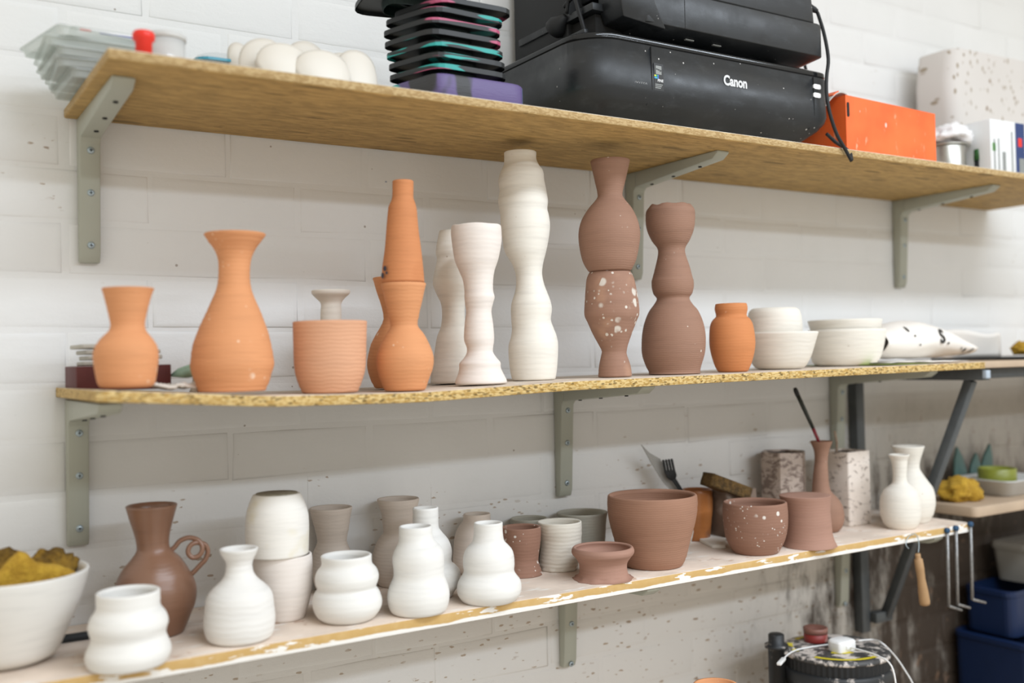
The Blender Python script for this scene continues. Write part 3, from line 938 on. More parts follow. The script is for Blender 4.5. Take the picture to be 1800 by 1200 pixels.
pot('carafe', 'white bottle with thin flared rim, front one at the right end of the bottom shelf', to_px('r6', [
    (1068, 222, 412), (1040, 195, 435), (990, 178, 448), (930, 173, 447), (870, 180, 437), (830, 200, 420), (800, 235, 385), (780, 255, 360), (740, 260, 352), (680, 258, 355), (630, 247, 358), (605, 232, 370), (597, 230, 372)]), CREAM, cat='bottle', shelf='bottom', contact=640 + 1093 / 3.75, group=G2)
pot('carafe', 'white bottle with wide flared mouth, behind the other at the right shelf end', to_px('r6', [
    (1030, 255, 505), (1000, 235, 520), (980, 228, 530), (920, 215, 543), (860, 218, 540), (810, 235, 525), (770, 262, 495), (730, 288, 465), (690, 302, 440), (640, 300, 440), (580, 268, 458), (540, 248, 470)]), CREAM, cat='bottle', shelf='bottom', contact=640 + 1052 / 3.75, group=G2)
pot('white_cup', 'little white cup sliver showing behind the right side of the largest brown pot', to_px('px', [
    (950, 1172, 1214), (935, 1168, 1219), (924, 1170, 1217)]), CREAM, cat='cup', shelf='bottom', contact=957, group=G2)
#PART2
# dark paint smudge wrapped on the left of the tall bottle
def smudge_patch(ob_, C, pxs, lift=0.0004):
    hv = Vector((C.x - CAM.x, C.y - CAM.y, 0)).normalized()
    me = ob_.data
    ring = {}
    for x, y, wpx, hpx in pxs:
        d = ray(x, y)
        P = CAM + d * ((C - CAM).dot(hv) / d.dot(hv)) - C
        lat = Vector((hv.y, -hv.x, 0))
        zz, lx_ = P.z, P.dot(lat)
        r_ = max((v.co.x ** 2 + v.co.y ** 2) ** 0.5 for v in me.vertices if abs(v.co.z - zz) < 0.006)
        bm = bmesh.new()
        vs = []
        for kk in range(12):
            a = 2 * PI * kk / 12
            j = 1 + 0.35 * noise.noise((x + math.cos(a) * 2, y + math.sin(a) * 2, 1))
            l2 = max(-r_ * 0.97, min(r_ * 0.97, lx_ + wpx * 0.0007 * j * math.cos(a)))
            z2 = zz + hpx * 0.0007 * j * math.sin(a)
            dep = -math.sqrt(max(0, r_ * r_ - l2 * l2))
            q3 = lat * l2 + hv * dep
            q3 = q3 * (1 + lift / r_ * 3)
            vs.append(bm.verts.new((q3.x, q3.y, z2)))
        bm.faces.new(vs)
        link('paint_smudge', bm, plain('blue_black_paint', (0.05, 0.05, 0.075), 0.6) if 'blue_black_paint' not in bpy.data.materials else bpy.data.materials['blue_black_paint'], ob_)


smudge_patch(tall_, CT_, ((678, 474, 3, 5), (674, 486, 2.5, 6), (681, 482, 2, 3)))

# unglazed foot of the upturned pot
link('foot_ring', lathe([(0.0005, 0), (RU * 0.90, 0), (RU * 0.88, 0.0012), (0.0005, 0.0010)], 40), plain('speckled_foot', (0.36, 0.32, 0.235), 0.8, 0, 0.3, 90), up_, (OU[0], OU[1], TU - CU_.z + 0.0005), smooth=True)

# ------------------------------------------------------------------ sponges, bowl and odds on the bottom shelf
def blob(name, label, cat, loc, rad, mat, amp=0.25, freq=2.2, sub=4, seed=0, flat=None, group=None, rot=(0, 0, 0), pinch=None):
    bm = bmesh.new()
    bmesh.ops.create_icosphere(bm, subdivisions=sub, radius=1.0)
    for v in bm.verts:
        d = v.co.normalized()
        k = 1 + amp * noise.noise(d * freq + Vector((seed, seed * 2.3, 0))) + amp * 0.45 * noise.noise(d * freq * 3.1 + Vector((seed, 5, 1))) + amp * 0.2 * noise.noise(d * freq * 8 + Vector((1, seed, 1)))
        if pinch: k *= pinch(d)
        v.co = Vector((d.x * rad[0] * k, d.y * rad[1] * k, d.z * rad[2] * k))
        if flat is not None and v.co.z < -flat: v.co.z = -flat - (v.co.z + flat) * 0.02
    o = link(name, bm, mat, loc=loc, rot=rot, smooth=True)
    return tag(o, label, cat, group)


# sponges piled in the big bowl
q = CBW
sc_ = 0.00072
wedge_px = [(-30, 1052), (-14, 1015), (16, 985), (32, 970), (48, 974), (64, 988), (96, 992), (122, 1000), (139, 1008), (136, 1016), (100, 1034), (50, 1056)]
offw = -CBW.y + 0.012
pts = [at(x, y, offw) for x, y in wedge_px]
cw = sum(pts, Vector()) / len(pts)
bm = bmesh.new()
rings = []
for s, yy in ((0.80, -0.012), (1.0, -0.004), (1.0, 0.008), (0.82, 0.018)):
    ring = []
    for p in pts:
        d = (p - cw) * s
        ring.append(Vector((d.x, yy + 0.3 * d.x * 0, d.z)))
    rings.append(ring)
ringloft(bm, rings)
bmesh.ops.triangulate(bm, faces=[f for f in bm.faces if len(f.verts) > 4])
bmesh.ops.subdivide_edges(bm, edges=bm.edges, cuts=3, use_grid_fill=True)
for v in bm.verts:
    v.co += Vector((noise.noise(v.co * 90), noise.noise(v.co * 90 + Vector((3, 1, 2))), noise.noise(v.co * 90 + Vector((7, 1, 2))))) * 0.0022
o = link('sponge', bm, SPONGE, loc=cw, smooth=True)
tag(o, 'bright ochre wedge-shaped sponge at the front of the off-white bowl', 'sponge', 'sponges in the bowl')
for (x, y, of, rd, sd, lb) in ((88, 1000, -CBW.y - 0.020, (0.030, 0.018, 0.025), 2, 'fuzzy dark ochre sponge at the back of the off-white bowl'),
                               (-4, 1008, -CBW.y - 0.022, (0.034, 0.024, 0.030), 5, 'dark ochre sponge at the left edge of the off-white bowl')):
    blob('sponge', lb, 'sponge', at(x, y, of), rd, SPONGE_D, amp=0.32, freq=2.5, seed=sd, group='sponges in the bowl')

# black flat tool behind the bowl
P = atz(148, 1126, ZB)
link_o = link('flat_tool', B(-0.06, 0.035, -0.008, 0.008, 0.0, 0.008), MATTB, loc=(P.x - 0.005, P.y + 0.01, ZB + 0.0003), bevel=0.002)
tag(link_o, 'black flat tool lying between the bowl of sponges and the wavy pot', 'tool')

# fork and plastic knife standing in the glazed cup
og = -CG.y


def flatpoly(pxs, off, th, base):
    pts = [at(x, y, off) - base for x, y in pxs]
    bm = bmesh.new()
    ringloft(bm, [[Vector((p.x, p.y - th / 2, p.z)) for p in pts], [Vector((p.x, p.y + th / 2, p.z)) for p in pts]])
    return bm


fb = at(1205, 925, og)
fk = thing('fork', 'black plastic fork leaning out of the amber glazed cup', 'fork', fb)
link('handle', flatpoly([(1180, 842), (1186, 838), (1202, 864), (1208, 922), (1203, 922), (1196, 866)], og, 0.003, fb), MATTB, fk, bevel=0.0006)
link('head', flatpoly([(1168, 829), (1186, 825), (1189, 835), (1187, 841), (1180, 845), (1173, 840)], og, 0.003, fb), MATTB, fk, bevel=0.0006)
for i in range(4):
    x0 = 1169 + i * 4.9
    y0 = 830 - i * 1.1
    link('tine', flatpoly([(x0 - 0.4, y0), (x0 - 4.5, 809 - i * 0.6), (x0 - 3.0, 807.5 - i * 0.6), (x0 - 1.6, 809 - i * 0.6), (x0 + 2.4, y0 - 0.5)], og, 0.0025, fb), MATTB, fk)
kb = at(1196, 925, og - 0.01)
tag(link('plastic_knife', flatpoly([(1127, 781), (1142, 796), (1160, 806), (1178, 838), (1199, 872), (1202, 922), (1197, 922), (1192, 874), (1166, 848), (1146, 816)], og - 0.010, 0.0016, kb),
         clear_mat('frosted_grey_plastic', (0.62, 0.61, 0.58), 0.6), loc=kb), 'frosted clear plastic knife leaning out of the amber glazed cup', 'knife')

# birch-like ceramic vessels
def birch(nm='birch_glaze', ca=(0.66, 0.56, 0.48), cb=(0.80, 0.73, 0.66), th=0.54):
    k = NT(nm)
    v = k.coords(scale=(1, 1, 1.6))
    a = k.noise(v, 62, 5, 0.68, 0.6)
    b = k.noise(k.coords(), 20, 3)
    c = k.mix(b, ca, cb)
    c = k.mix(k.ramp(a, th, th + 0.1, 0, 0.85), c, (0.17, 0.115, 0.09))
    k.col(c)
    k.rough(0.5)
    k.bump(a, 0.3)
    return k.m


BIRCH = birch()
BIRCH2 = birch('brown_birch_glaze', (0.40, 0.31, 0.25), (0.60, 0.50, 0.43), 0.47)
BIRCH_D = clay('dark_mottled_glaze', (0.20, 0.145, 0.11), ring=0.1, tint=(0.40, 0.34, 0.29), var=0.3, rough=0.5)
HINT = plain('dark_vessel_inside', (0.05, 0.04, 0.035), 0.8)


def prism_vessel(name, label, cx, cy, z0, outline, h, mat, cat='vessel'):
    t = thing(name, label, cat, (cx, cy, z0))
    o = link('body', ringloft(bmesh.new(), [[Vector((x, y, 0)) for x, y in outline], [Vector((x, y, h)) for x, y in outline],
                                            [Vector((x * 0.86, y * 0.86, h)) for x, y in outline], [Vector((x * 0.86, y * 0.86, 0.008)) for x, y in outline]]), mat, t, bevel=0.0015)
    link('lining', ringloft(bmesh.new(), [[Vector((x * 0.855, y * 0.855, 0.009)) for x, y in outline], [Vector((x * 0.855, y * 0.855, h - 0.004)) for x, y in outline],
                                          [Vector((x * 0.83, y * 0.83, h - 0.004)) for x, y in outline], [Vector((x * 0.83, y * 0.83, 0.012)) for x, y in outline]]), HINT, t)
    return t


hz = at(1495, 795, 0.138).z - ZB
prism_vessel('birch_vessel', 'square birch-patterned ceramic vessel behind the long-necked brown bottle', 1.688, -0.100, ZB + 0.0003,
             rrect(-0.034, 0.034, -0.037, 0.037, 0.004, 2), hz, BIRCH)
c6 = at(1400, 790, 0.085)
prism_vessel('birch_vessel', 'six-sided birch-patterned ceramic vessel left of the paintbrush bottle', c6.x - 0.012, -0.060, ZB + 0.0003,
             [(0.047 * math.cos(PI / 3 * k + 0.62), 0.047 * math.sin(PI / 3 * k + 0.62)) for k in range(6)], c6.z - ZB - 0.004, BIRCH2)
tw = Vector((1.672, -0.085, ZB + 0.010))
tag(link('twig', tube([tw + Vector((0.004, 0, 0)), tw + Vector((0.001, 0, 0.05)), Vector((at(1471, 775, 0.085).x, -0.085, at(1471, 775, 0.085).z)), at(1467, 757, 0.085)], [0.002, 0.0022, 0.0026, 0.0022], 7).copy() if False else
         tube([Vector((0.004, 0, 0)), Vector((0.001, 0, 0.05)), at(1471, 778, 0.085) - tw, at(1467, 757, 0.085) - tw], [0.002, 0.0022, 0.0027, 0.0022], 7),
         plain('speckled_twig', (0.45, 0.33, 0.24), 0.8, 0, 0.3, 120, 0.3), loc=tw, smooth=True), 'thin speckled stick standing in the square birch-patterned vessel', 'stick')
sq = at(1289, 900, 0.075)
prism_vessel('square_vessel', 'small dark mottled square vessel under a brown sponge, behind the speckled cup', sq.x, -0.072, ZB + 0.0003,
             rrect(-0.040, 0.040, -0.028, 0.028, 0.004, 2), at(1300, 858, 0.08).z - ZB, BIRCH_D)
a_, b_ = at(1243, 845, 0.098), at(1311, 871, 0.098)
cs = (a_ + b_) / 2
bm = bar(a_ - cs, b_ - cs, 0.030, 0.024)
bmesh.ops.subdivide_edges(bm, edges=bm.edges, cuts=5, use_grid_fill=True)
for v in bm.verts: v.co += Vector((noise.noise(v.co * 120), noise.noise(v.co * 120 + Vector((3, 1, 2))), noise.noise(v.co * 120 + Vector((7, 1, 2))))) * 0.0012
tag(link('sponge_block', bm, SPONGE_B, loc=cs + Vector((0, 0, 0.004)), smooth=True), 'brown sponge block lying tilted across the mottled square vessel', 'sponge')
tp = [atz(x, y, ZB) for x, y in ((1222, 948), (1250, 939), (1277, 942), (1276, 964), (1252, 964))]
tc = sum(tp, Vector()) / 5
tag(link('tile_piece', ringloft(bmesh.new(), [[p - tc for p in tp], [(p - tc) * 0.98 + Vector((0, 0, 0.006)) for p in tp]]), CREAM, loc=tc + Vector((0, 0, 0.0003)), bevel=0.0008),
    'white broken tile lying flat beside the speckled brown cup', 'tile')

# paintbrush in the long-necked bottle
ox = -CX.y
bb = Vector((CX.x + 0.010, CX.y, ZB + 0.02))
pb = thing('paintbrush', 'dark paintbrush handle with red band leaning out of the long-necked brown bottle', 'paintbrush', bb)
e0, e1, e2, e3 = at(1446, 792, ox) - bb, at(1429, 752, ox) - bb, at(1402, 694, ox) - bb, at(1397, 682, ox) - bb
link('ferrule', tube([Vector((0.0, 0, 0.01)), e0 * 0.6 + Vector((0, 0, 0.0)), e0], 0.0026, 10), plain('worn_red_lacquer', (0.22, 0.02, 0.03), 0.4), pb, smooth=True)
link('red_band', tube([e0, e1], [0.0030, 0.0034], 10), plain('red_lacquer', (0.24, 0.018, 0.03), 0.4), pb, smooth=True)
link('handle', tube([e1, e1.lerp(e2, 0.5), e2], [0.0035, 0.0040, 0.0042], 10), plain('dark_green_lacquer', (0.025, 0.03, 0.022), 0.4, 0, 0.4, 200), pb, smooth=True)
link('tip', tube([e2, e2.lerp(e3, 0.7), e3], [0.0046, 0.0046, 0.0030], 10), MATTB, pb, smooth=True)

# ------------------------------------------------------------------ small things at the back of the middle shelf
zb = ZM(0.27)
rb = thing('tile_box', 'dark red box behind the leftmost small terracotta vase', 'box', (0.272, -0.095, zb + 0.0005))
link('body', B(-0.058, 0.058, -0.045, 0.045, 0, 0.0315), plain('dark_red_card', (0.105, 0.022, 0.020), 0.6, 0, 0.15, 60), rb, bevel=0.001)
for i in range(4):
    dx = (0.0, 0.004, 0.001, -0.006)[i]
    o = link('test_tile', B(-0.046, 0.046, -0.035, 0.035, 0, 0.0052), plain('grey_test_tile', (0.50, 0.48, 0.42), 0.7) if i == 0 else bpy.data.materials['grey_test_tile'],
             loc=(0.272 + dx, -0.095 + dx * 0.4, zb + 0.0325 + i * 0.0073), rot=(0, 0, 0.03 * (i - 1)), bevel=0.0012)
    tag(o, 'grey test tile, %s in the pile on the dark red box' % ('lowest', 'second from the bottom', 'third from the bottom', 'topmost')[i], 'tile', 'test tiles on the red box')
    for sx in (-0.036, 0.036):
        for sy in (-0.026, 0.026):
            pass
# spacers that keep the pile apart are feet under each tile
for o in [x for x in COL.objects if x.name.startswith('test_tile')]:
    link('foot', B(-0.02, 0.02, -0.02, 0.02, -0.0022, 0.0), bpy.data.materials['grey_test_tile'], o)
sh = at(303, 678, 0.20)
bm = bmesh.new()
bmesh.ops.create_grid(bm, x_segments=26, y_segments=14, size=1)
for v in bm.verts:
    x, y = v.co.x, v.co.y
    edge = 1 - 0.25 * abs(y) ** 2
    v.co = Vector((x * 0.034 * edge, y * 0.020, 0.0035 + 0.004 * (0.5 + noise.noise((x * 2, y * 2, 3))) + 0.006 * max(0, noise.noise((x * 4, y * 3, 1))) + 0.010 * max(0, -x - 0.35) * (1 - 0.4 * abs(y))))
o = link('shell_dish', bm, CREAM, loc=(at(303, 678, 0.2).x, -0.20, ZM(0.33) + 0.0002), smooth=True)
m = o.modifiers.new('thickness', 'SOLIDIFY'); m.thickness = 0.003; m.offset = -1
tag(o, 'crumpled white clay shell dish between the two left terracotta vases', 'dish')
lf = at(326, 655, 0.13)
lt = thing('leaf_ornament', 'pale green ceramic leaf on a white stem behind the trumpet-mouthed vase', 'ornament', (lf.x + 0.014, -0.13, ZM(0.36)))
bm = bmesh.new()
lp = [(-0.030, 0.0), (-0.018, 0.006), (0.0, 0.009), (0.016, 0.007), (0.026, 0.0), (0.012, -0.006), (-0.012, -0.005)]
ringloft(bm, [[Vector((x, -0.006, z)) for x, z in lp], [Vector((x * 1.02, 0.0, z * 1.15 + 0.002)) for x, z in lp], [Vector((x, 0.006, z)) for x, z in lp]])
link('leaf', bm, plain('pale_green_glaze', (0.40, 0.62, 0.48), 0.35, 0, 0.25, 60), lt, (-0.004, 0, lf.z - ZM(0.36)), (0, -0.15, 0), smooth=True)
link('stem', lathe([(0.001, 0), (0.010, 0), (0.006, 0.008), (0.004, lf.z - ZM(0.36) - 0.004), (0.001, lf.z - ZM(0.36) - 0.003)], 14), CREAM, lt, smooth=True)

# ------------------------------------------------------------------ crumpled paper on the middle shelf
def sheet(name, label, pts, z, mat, amp=0.0015, cat='paper', seed=0, n=(18, 8), th=0.0007):
    a, b, c, d = [Vector(p) for p in pts]
    ctr = (a + b + c + d) / 4
    bm = bmesh.new()
    V = [[None] * (n[1] + 1) for _ in range(n[0] + 1)]
    for i in range(n[0] + 1):
        for j in range(n[1] + 1):
            u, w_ = i / n[0], j / n[1]
            p = (a.lerp(b, u)).lerp(d.lerp(c, u), w_) - ctr
            p.z = amp * (0.7 + noise.noise((p.x * 22 + seed, p.y * 22, seed)))
            V[i][j] = bm.verts.new(p)
    for i in range(n[0]):
        for j in range(n[1]):
            bm.faces.new((V[i][j], V[i + 1][j], V[i + 1][j + 1], V[i][j + 1]))
    o = link(name, bm, mat, loc=(ctr.x, ctr.y, z), smooth=True)
    m = o.modifiers.new('thickness', 'SOLIDIFY'); m.thickness = th; m.offset = 1
    return tag(o, label, cat)


zp = ZM(1.75)
LIMEP = plain('lime_card', (0.45, 0.55, 0.16), 0.7)
sheet('card_sheet', 'lime green card sheet lying under the white papers on the middle shelf', [(1.60, -0.275, 0), (1.74, -0.275, 0), (1.74, -0.06, 0), (1.60, -0.06, 0)], zp + 0.0005, LIMEP, 0.0006, seed=2)
sheet('paper_sheet', 'flat white paper sheet under the crumpled paper roll on the middle shelf', [(1.62, -0.272, 0), (1.84, -0.285, 0), (1.86, -0.03, 0), (1.62, -0.03, 0)], zp + 0.0026, PAPER, 0.0022, seed=4)
# the crumpled roll: loft of flattened rings, open at the left
secs = [(1.700, 0.012, 0.060, 0.052), (1.735, 0.004, 0.072, 0.058), (1.785, 0.003, 0.081, 0.062), (1.84, 0.003, 0.079, 0.060), (1.89, 0.004, 0.068, 0.055), (1.94, 0.006, 0.050, 0.050), (1.985, 0.008, 0.034, 0.046)]
zr = ZM(1.86) + 0.0062
yc = -0.165
bm = bmesh.new()
rings = []
nn = 36
full = crs(secs, 4)
for (x, zl, zh, ry) in full:
    zc, rz = (zl + zh) / 2, (zh - zl) / 2
    ring = []
    for k in range(nn):
        a = 2 * PI * k / nn
        cr = 1 + 0.05 * noise.noise((x * 25, math.cos(a) * 2, math.sin(a) * 2))
        ring.append(Vector((x - 1.84 - (0.014 * math.cos(a) if x < 1.72 else 0), -ry * math.cos(a) * cr, zc + rz * math.sin(a) * cr)))
    rings.append(ring)
ringloft(bm, rings, cap0=False, cap1=False)
pr = link('paper_roll', bm, PAPER, loc=(1.84, yc, zr), smooth=True)
m = pr.modifiers.new('thickness', 'SOLIDIFY'); m.thickness = 0.0009; m.offset = -1
tag(pr, 'crumpled roll of white paper with black brush marks on the middle shelf', 'paper')


def on_roll(me, x, z):
    """wrap flat lettering on the front of the roll (local coordinates)"""
    for v in me.vertices:
        X, Z = x + v.co.x + 1.84, z + v.co.y
        for s0, s1 in zip(full, full[1:]):
            if s0[0] <= X <= s1[0] or s1 is full[-1]:
                t = min(1, max(0, (X - s0[0]) / (s1[0] - s0[0])))
                zl = s0[1] + (s1[1] - s0[1]) * t; zh = s0[2] + (s1[2] - s0[2]) * t; ry = s0[3] + (s1[3] - s0[3]) * t
                zc, rz = (zl + zh) / 2, (zh - zl) / 2
                s = max(-0.95, min(0.95, (Z - zc) / rz))
                a = math.asin(s)
                cr = 1 + 0.05 * noise.noise((X * 25, math.cos(a) * 2, math.sin(a) * 2))
                y = -ry * math.cos(a) * cr - 0.0022
                break
        v.co = Vector((X - 1.84, y + v.co.z, Z))
    return me


def local_of(x, y):
    p = at(x, y, -yc + 0.055)
    return p.x - 1.84, p.z - zr


S1 = text_mesh('S', 0.040, 0.0001, 0.25, 0.0012)
lx, lz = local_of(1652, 592)
link('brush_mark', on_roll(S1, lx, lz), INK, pr)
for (x, y, sx, sy) in ((1664, 603, 3, 2.2), (1694, 612, 1.6, 2.5), (1702, 615, 2.6, 4), (1714, 618, 2.2, 7), (1614, 606, 1.6, 1.8), (1600, 578, 1.8, 5), (1604, 590, 1.5, 2)):
    lx, lz = local_of(x, y)
    me = bpy.data.meshes.new('brush_mark')
    b2 = bmesh.new()
    sl = 0.5 if sy > 5 else 0.1
    vs = [b2.verts.new((sx * sc_ * 2.0 * math.cos(a) + sl * sy * sc_ * 1.6 * math.sin(a), sy * sc_ * 1.6 * math.sin(a), 0)) for a in [2 * PI * i / 10 for i in range(10)]]
    b2.faces.new(vs)
    b2.to_mesh(me)
    b2.free()
    link('brush_mark', on_roll(me, lx, lz), INK, pr)
# curled open end at the right, standing behind the roll
bm = bmesh.new()
cols = []
for i in range(15):
    u = i / 14
    x = 2.055 + 0.185 * u
    y = -0.075 - 0.035 * math.sin(u * 2.2)
    zt = 0.062 - 0.012 * u + 0.004 * math.sin(u * 9)
    cols.append([bm.verts.new((x - 2.14, y + 0.12 - 0.02 * (k / 6) * math.sin(PI * u), 0.0005 + zt * k / 6)) for k in range(7)])
for a, b in zip(cols, cols[1:]):
    for k in range(6): bm.faces.new((a[k], b[k], b[k + 1], a[k + 1]))
o = link('paper_flap', bm, PAPER, loc=(2.14, -0.12, H - 0.0158), smooth=True)
m = o.modifiers.new('thickness', 'SOLIDIFY'); m.thickness = 0.001
tag(o, 'curled white paper standing on edge at the right end of the middle shelf', 'paper')

# ------------------------------------------------------------------ neighbouring shelf and steel frame
rs = link('shelf_board', B(1.8755, 2.95, -0.296, -0.003, -0.0135, 0), PALEWOOD, loc=(0, 0, H - 0.0220), bevel=0.001)
tag(rs, 'plain brown shelf board continuing right of the chipboard middle shelf', 'shelf')
P = at(1742, 628, 0.20)
tag(link('black_tray', B(P.x + 0.03, 2.38, -0.28, -0.03, 0, 0.006), MATTB, loc=(0, 0, H - 0.0218), bevel=0.0015), 'flat black tray on the far right shelf beside the curled paper', 'tray')
yq = at(1796, 613, 0.15)
blob('sponge', 'small yellow sponge on the black tray at the far right edge', 'sponge', (2.245, -0.15, H - 0.0145 + 0.016), (0.022, 0.02, 0.017), SPONGE, 0.25, flat=0.014, seed=9)

fr = thing('steel_frame', 'dark grey steel shelf frame with long diagonal strut behind the white bottles', 'frame', (1.825, 0, H))
link('upright', B(-0.003, 0.023, -0.025, -0.0026, -0.3475, -0.038), DARKSTEEL, fr, bevel=0.0015)
link('upright', B(-0.003, 0.023, -0.025, -0.0026, -0.612, -0.3665), DARKSTEEL, fr, bevel=0.0015)
link('arm', B(0.052, 0.078, -0.290, -0.003, -0.060, -0.0362), DARKSTEEL, fr, bevel=0.0015)
link('rail', B(0.080, 1.10, -0.262, -0.240, -0.058, -0.0362), DARKSTEEL, fr, bevel=0.0015)
link('strut', bar((0.066, -0.255, -0.060), (0.066, -0.030, -0.585), 0.018, 0.020), DARKSTEEL, fr, bevel=0.0015)
link('foot', B(0.0235, 0.078, -0.040, -0.016, -0.592, -0.570), DARKSTEEL, fr, bevel=0.0015)
link('clip', B(0.050, 0.064, -0.300, -0.2905, -0.056, -0.040), plain('pale_blue_clip', (0.45, 0.52, 0.60), 0.4), fr, bevel=0.001)
link('upright', B(0.70, 0.74, -0.028, -0.0026, -0.327, -0.0362), DARKSTEEL, fr, bevel=0.0015)

lb = rr_loft([(0, 1.945, 2.95, -0.222, -0.004, (0.014, 0.002, 0.002, 0.002)), (0.0215, 1.945, 2.95, -0.222, -0.004, (0.014, 0.002, 0.002, 0.002))])
lbo = link('shelf_board', lb, PALEWOOD, loc=(0, 0, H - 0.3495), bevel=0.002)
tag(lbo, 'pale lower board with rounded corner holding the sponge and white dish', 'shelf')
lbr = thing('shelf_bracket', 'dark steel bracket under the pale lower board at the far right', 'bracket', (2.80, -0.003, H - 0.3497))
link('wall_leg', B(-0.012, 0.012, -0.02, 0, -0.20, 0), DARKSTEEL, lbr, bevel=0.001)
link('arm', B(-0.012, 0.012, -0.19, -0.02, -0.02, 0), DARKSTEEL, lbr, bevel=0.001)
ZL = H - 0.328
P = at(1684, 872, 0.13)
blob('sponge', 'crumpled ochre sponge cloth on the pale lower board', 'sponge', (P.x, -0.135, ZL + 0.021), (0.058, 0.042, 0.030), SPONGE, 0.35, 1.8, flat=0.0205, seed=3,
     pinch=lambda d: 1.0 + 0.25 * max(0, -d.x) * max(0, d.z) - 0.25 * max(0, d.x) * max(0, d.z))
# dish with the lime pot
dc = at(1760, 862, 0.125)
ds = thing('dish', 'white rectangular dish holding a lime green pot', 'dish', (dc.x + 0.004, -0.125, ZL + 0.0003))
wdt = 0.085
link('body', ringloft(bmesh.new(), [[Vector((x, y, z)) for x, y in rrect(-a, a, -b, b, 0.02, 4)] for z, a, b in
     ((0, wdt * 0.72, 0.050), (0.003, wdt * 0.76, 0.053), (0.034, wdt, 0.070), (0.036, wdt + 0.004, 0.073), (0.038, wdt + 0.002, 0.071), (0.035, wdt - 0.003, 0.066), (0.005, wdt * 0.73, 0.050))]),
     plain('white_glazed_dish', (0.55, 0.55, 0.53), 0.3, 0, 0.04), ds, smooth=True)
LIME = plain('lime_glaze', (0.22, 0.24, 0.035), 0.35, 0, 0.1)
pc = at(1755, 848, 0.125)
rl = (at(1785, 835, 0.125) - at(1725, 835, 0.125)).length / 2 * 0.62
lh = at(1755, 822, 0.125).z - (ZL + 0.0058)
o = link('lime_pot', lathe([(0.001, 0), (rl * 0.92, 0), (rl * 0.97, 0.003), (rl, lh * 0.5), (rl, lh), (rl - 0.002, lh + 0.001), (rl - 0.005, lh), (rl - 0.006, 0.006), (0.001, 0.006)], 36), LIME,
         loc=(pc.x - 0.004, -0.125, ZL + 0.0058), smooth=True)
tag(o, 'lime green straight-sided pot standing in the white dish', 'pot')
TEAL = plain('teal_glaze', (0.09, 0.17, 0.155), 0.5, 0, 0.2)
tz = ZL + 0.0003
tl = thing('leaf_sculpture', 'teal pointed leaf sculpture leaning on the wall behind the white dish', 'ornament', (2.215, -0.045, tz))
for i, (dx, hh, ang) in enumerate(((-0.055, 0.105, -0.15), (0.0, 0.085, 0.1), (0.045, 0.105, 0.25))):
    lp = [(-0.012, 0), (-0.024, hh * 0.35), (-0.016, hh * 0.7), (0, hh), (0.016, hh * 0.7), (0.024, hh * 0.35), (0.012, 0)]
    link('leaf', ringloft(bmesh.new(), [[Vector((x, -0.004, z)) for x, z in lp], [Vector((x, 0.004, z)) for x, z in lp]]), TEAL, tl, (dx, 0.004 * i, 0), (0, ang, 0), bevel=0.002)

# ------------------------------------------------------------------ tools hanging from the bottom shelf
RODM = plain('paint_flecked_steel_rod', (0.33, 0.33, 0.33), 0.4, 0.6, 0.35, 160, 0.2)
BLUEP = plain('blue_rod_paint', (0.02, 0.075, 0.16), 0.5, 0, 0.2)
for i, (x, y0, y1, xe, ye) in enumerate(((1665, 932, 1065, 1690, 1072), (1680.5, 928, 1062, 1705, 1068), (1706, 921, 1053, 1732, 1059))):
    a = at(x, y0, 0.2605)
    b = at(x + 3, y1, 0.2605)
    c = at(xe, ye, 0.2605)
    rod = thing('bent_rod', ('left of the three bent steel rods hanging from the bottom shelf', 'middle of the three bent steel rods hanging from the bottom shelf', 'right of the three bent steel rods, at the very end of the bottom shelf')[i],
                'rod', a, group='bent rods on the shelf edge')
    link('shaft', tube([Vector((0, 0, -0.004)), (b - a) * 0.5, b - a], 0.0031, 10), RODM, rod, smooth=True)
    link('bent_tip', tube([b - a + Vector((0, 0, 0.001)), (b - a).lerp(c - a, 0.12), c - a], [0.0031, 0.0031, 0.0026], 10), RODM, rod, smooth=True)
    hd = link('hook_head', lathe([(0.0005, -0.004), (0.0052, -0.004), (0.0056, 0), (0.0052, 0.0035), (0.0005, 0.0035)], 16), BLUEP, rod, rot=(PI / 2, 0, 0), smooth=True)
a, b = at(1613, 973, 0.268), at(1626, 1062, 0.268)
L = (b - a).length
wt = thing('wire_tool', 'wooden-handled tool hanging by a wire loop from the bottom shelf edge', 'tool', a)
d = (b - a).normalized()
prof = [(0.0004, 0), (0.0048, 0.0), (0.0052, 0.004), (0.0048, 0.009), (0.0078, 0.011), (0.0082, 0.03), (0.0074, 0.05), (0.0095, 0.075), (0.0100, L - 0.006), (0.0090, L), (0.0004, L + 0.001)]
qr = d.to_track_quat('Z', 'Y').to_euler()
link('handle', lathe(prof, 24), WOODH, wt, rot=qr, smooth=True)
wl = [Vector((0.002, 0, 0.002)), Vector((0.0075, 0.002, 0.016)), Vector((0.008, 0.005, 0.030)), Vector((0.002, 0.008, 0.037)), Vector((-0.016, 0.008, 0.032)), Vector((-0.026, 0.006, 0.020)), Vector((-0.022, 0.003, 0.012))]
link('wire_loop', tube(spline(wl, 5), 0.0009, 6), SCREW, wt, smooth=True)

# ------------------------------------------------------------------ bench below with the drum and bins
ZBN = H - 0.87
bn = thing('work_bench', 'low wooden work bench under the shelves carrying the drum', 'bench', (1.95, -0.33, 0))
link('bench_top', B(-1.05, 1.05, -0.30, 0.32, ZBN - 0.03, ZBN), PALEWOOD, bn, bevel=0.003)
for sx in (-0.98, 0.98):
    for sy in (-0.24, 0.26):
        link('leg', B(sx - 0.03, sx + 0.03, sy - 0.03, sy + 0.03, 0, ZBN - 0.03), PALEWOOD, bn, bevel=0.003)


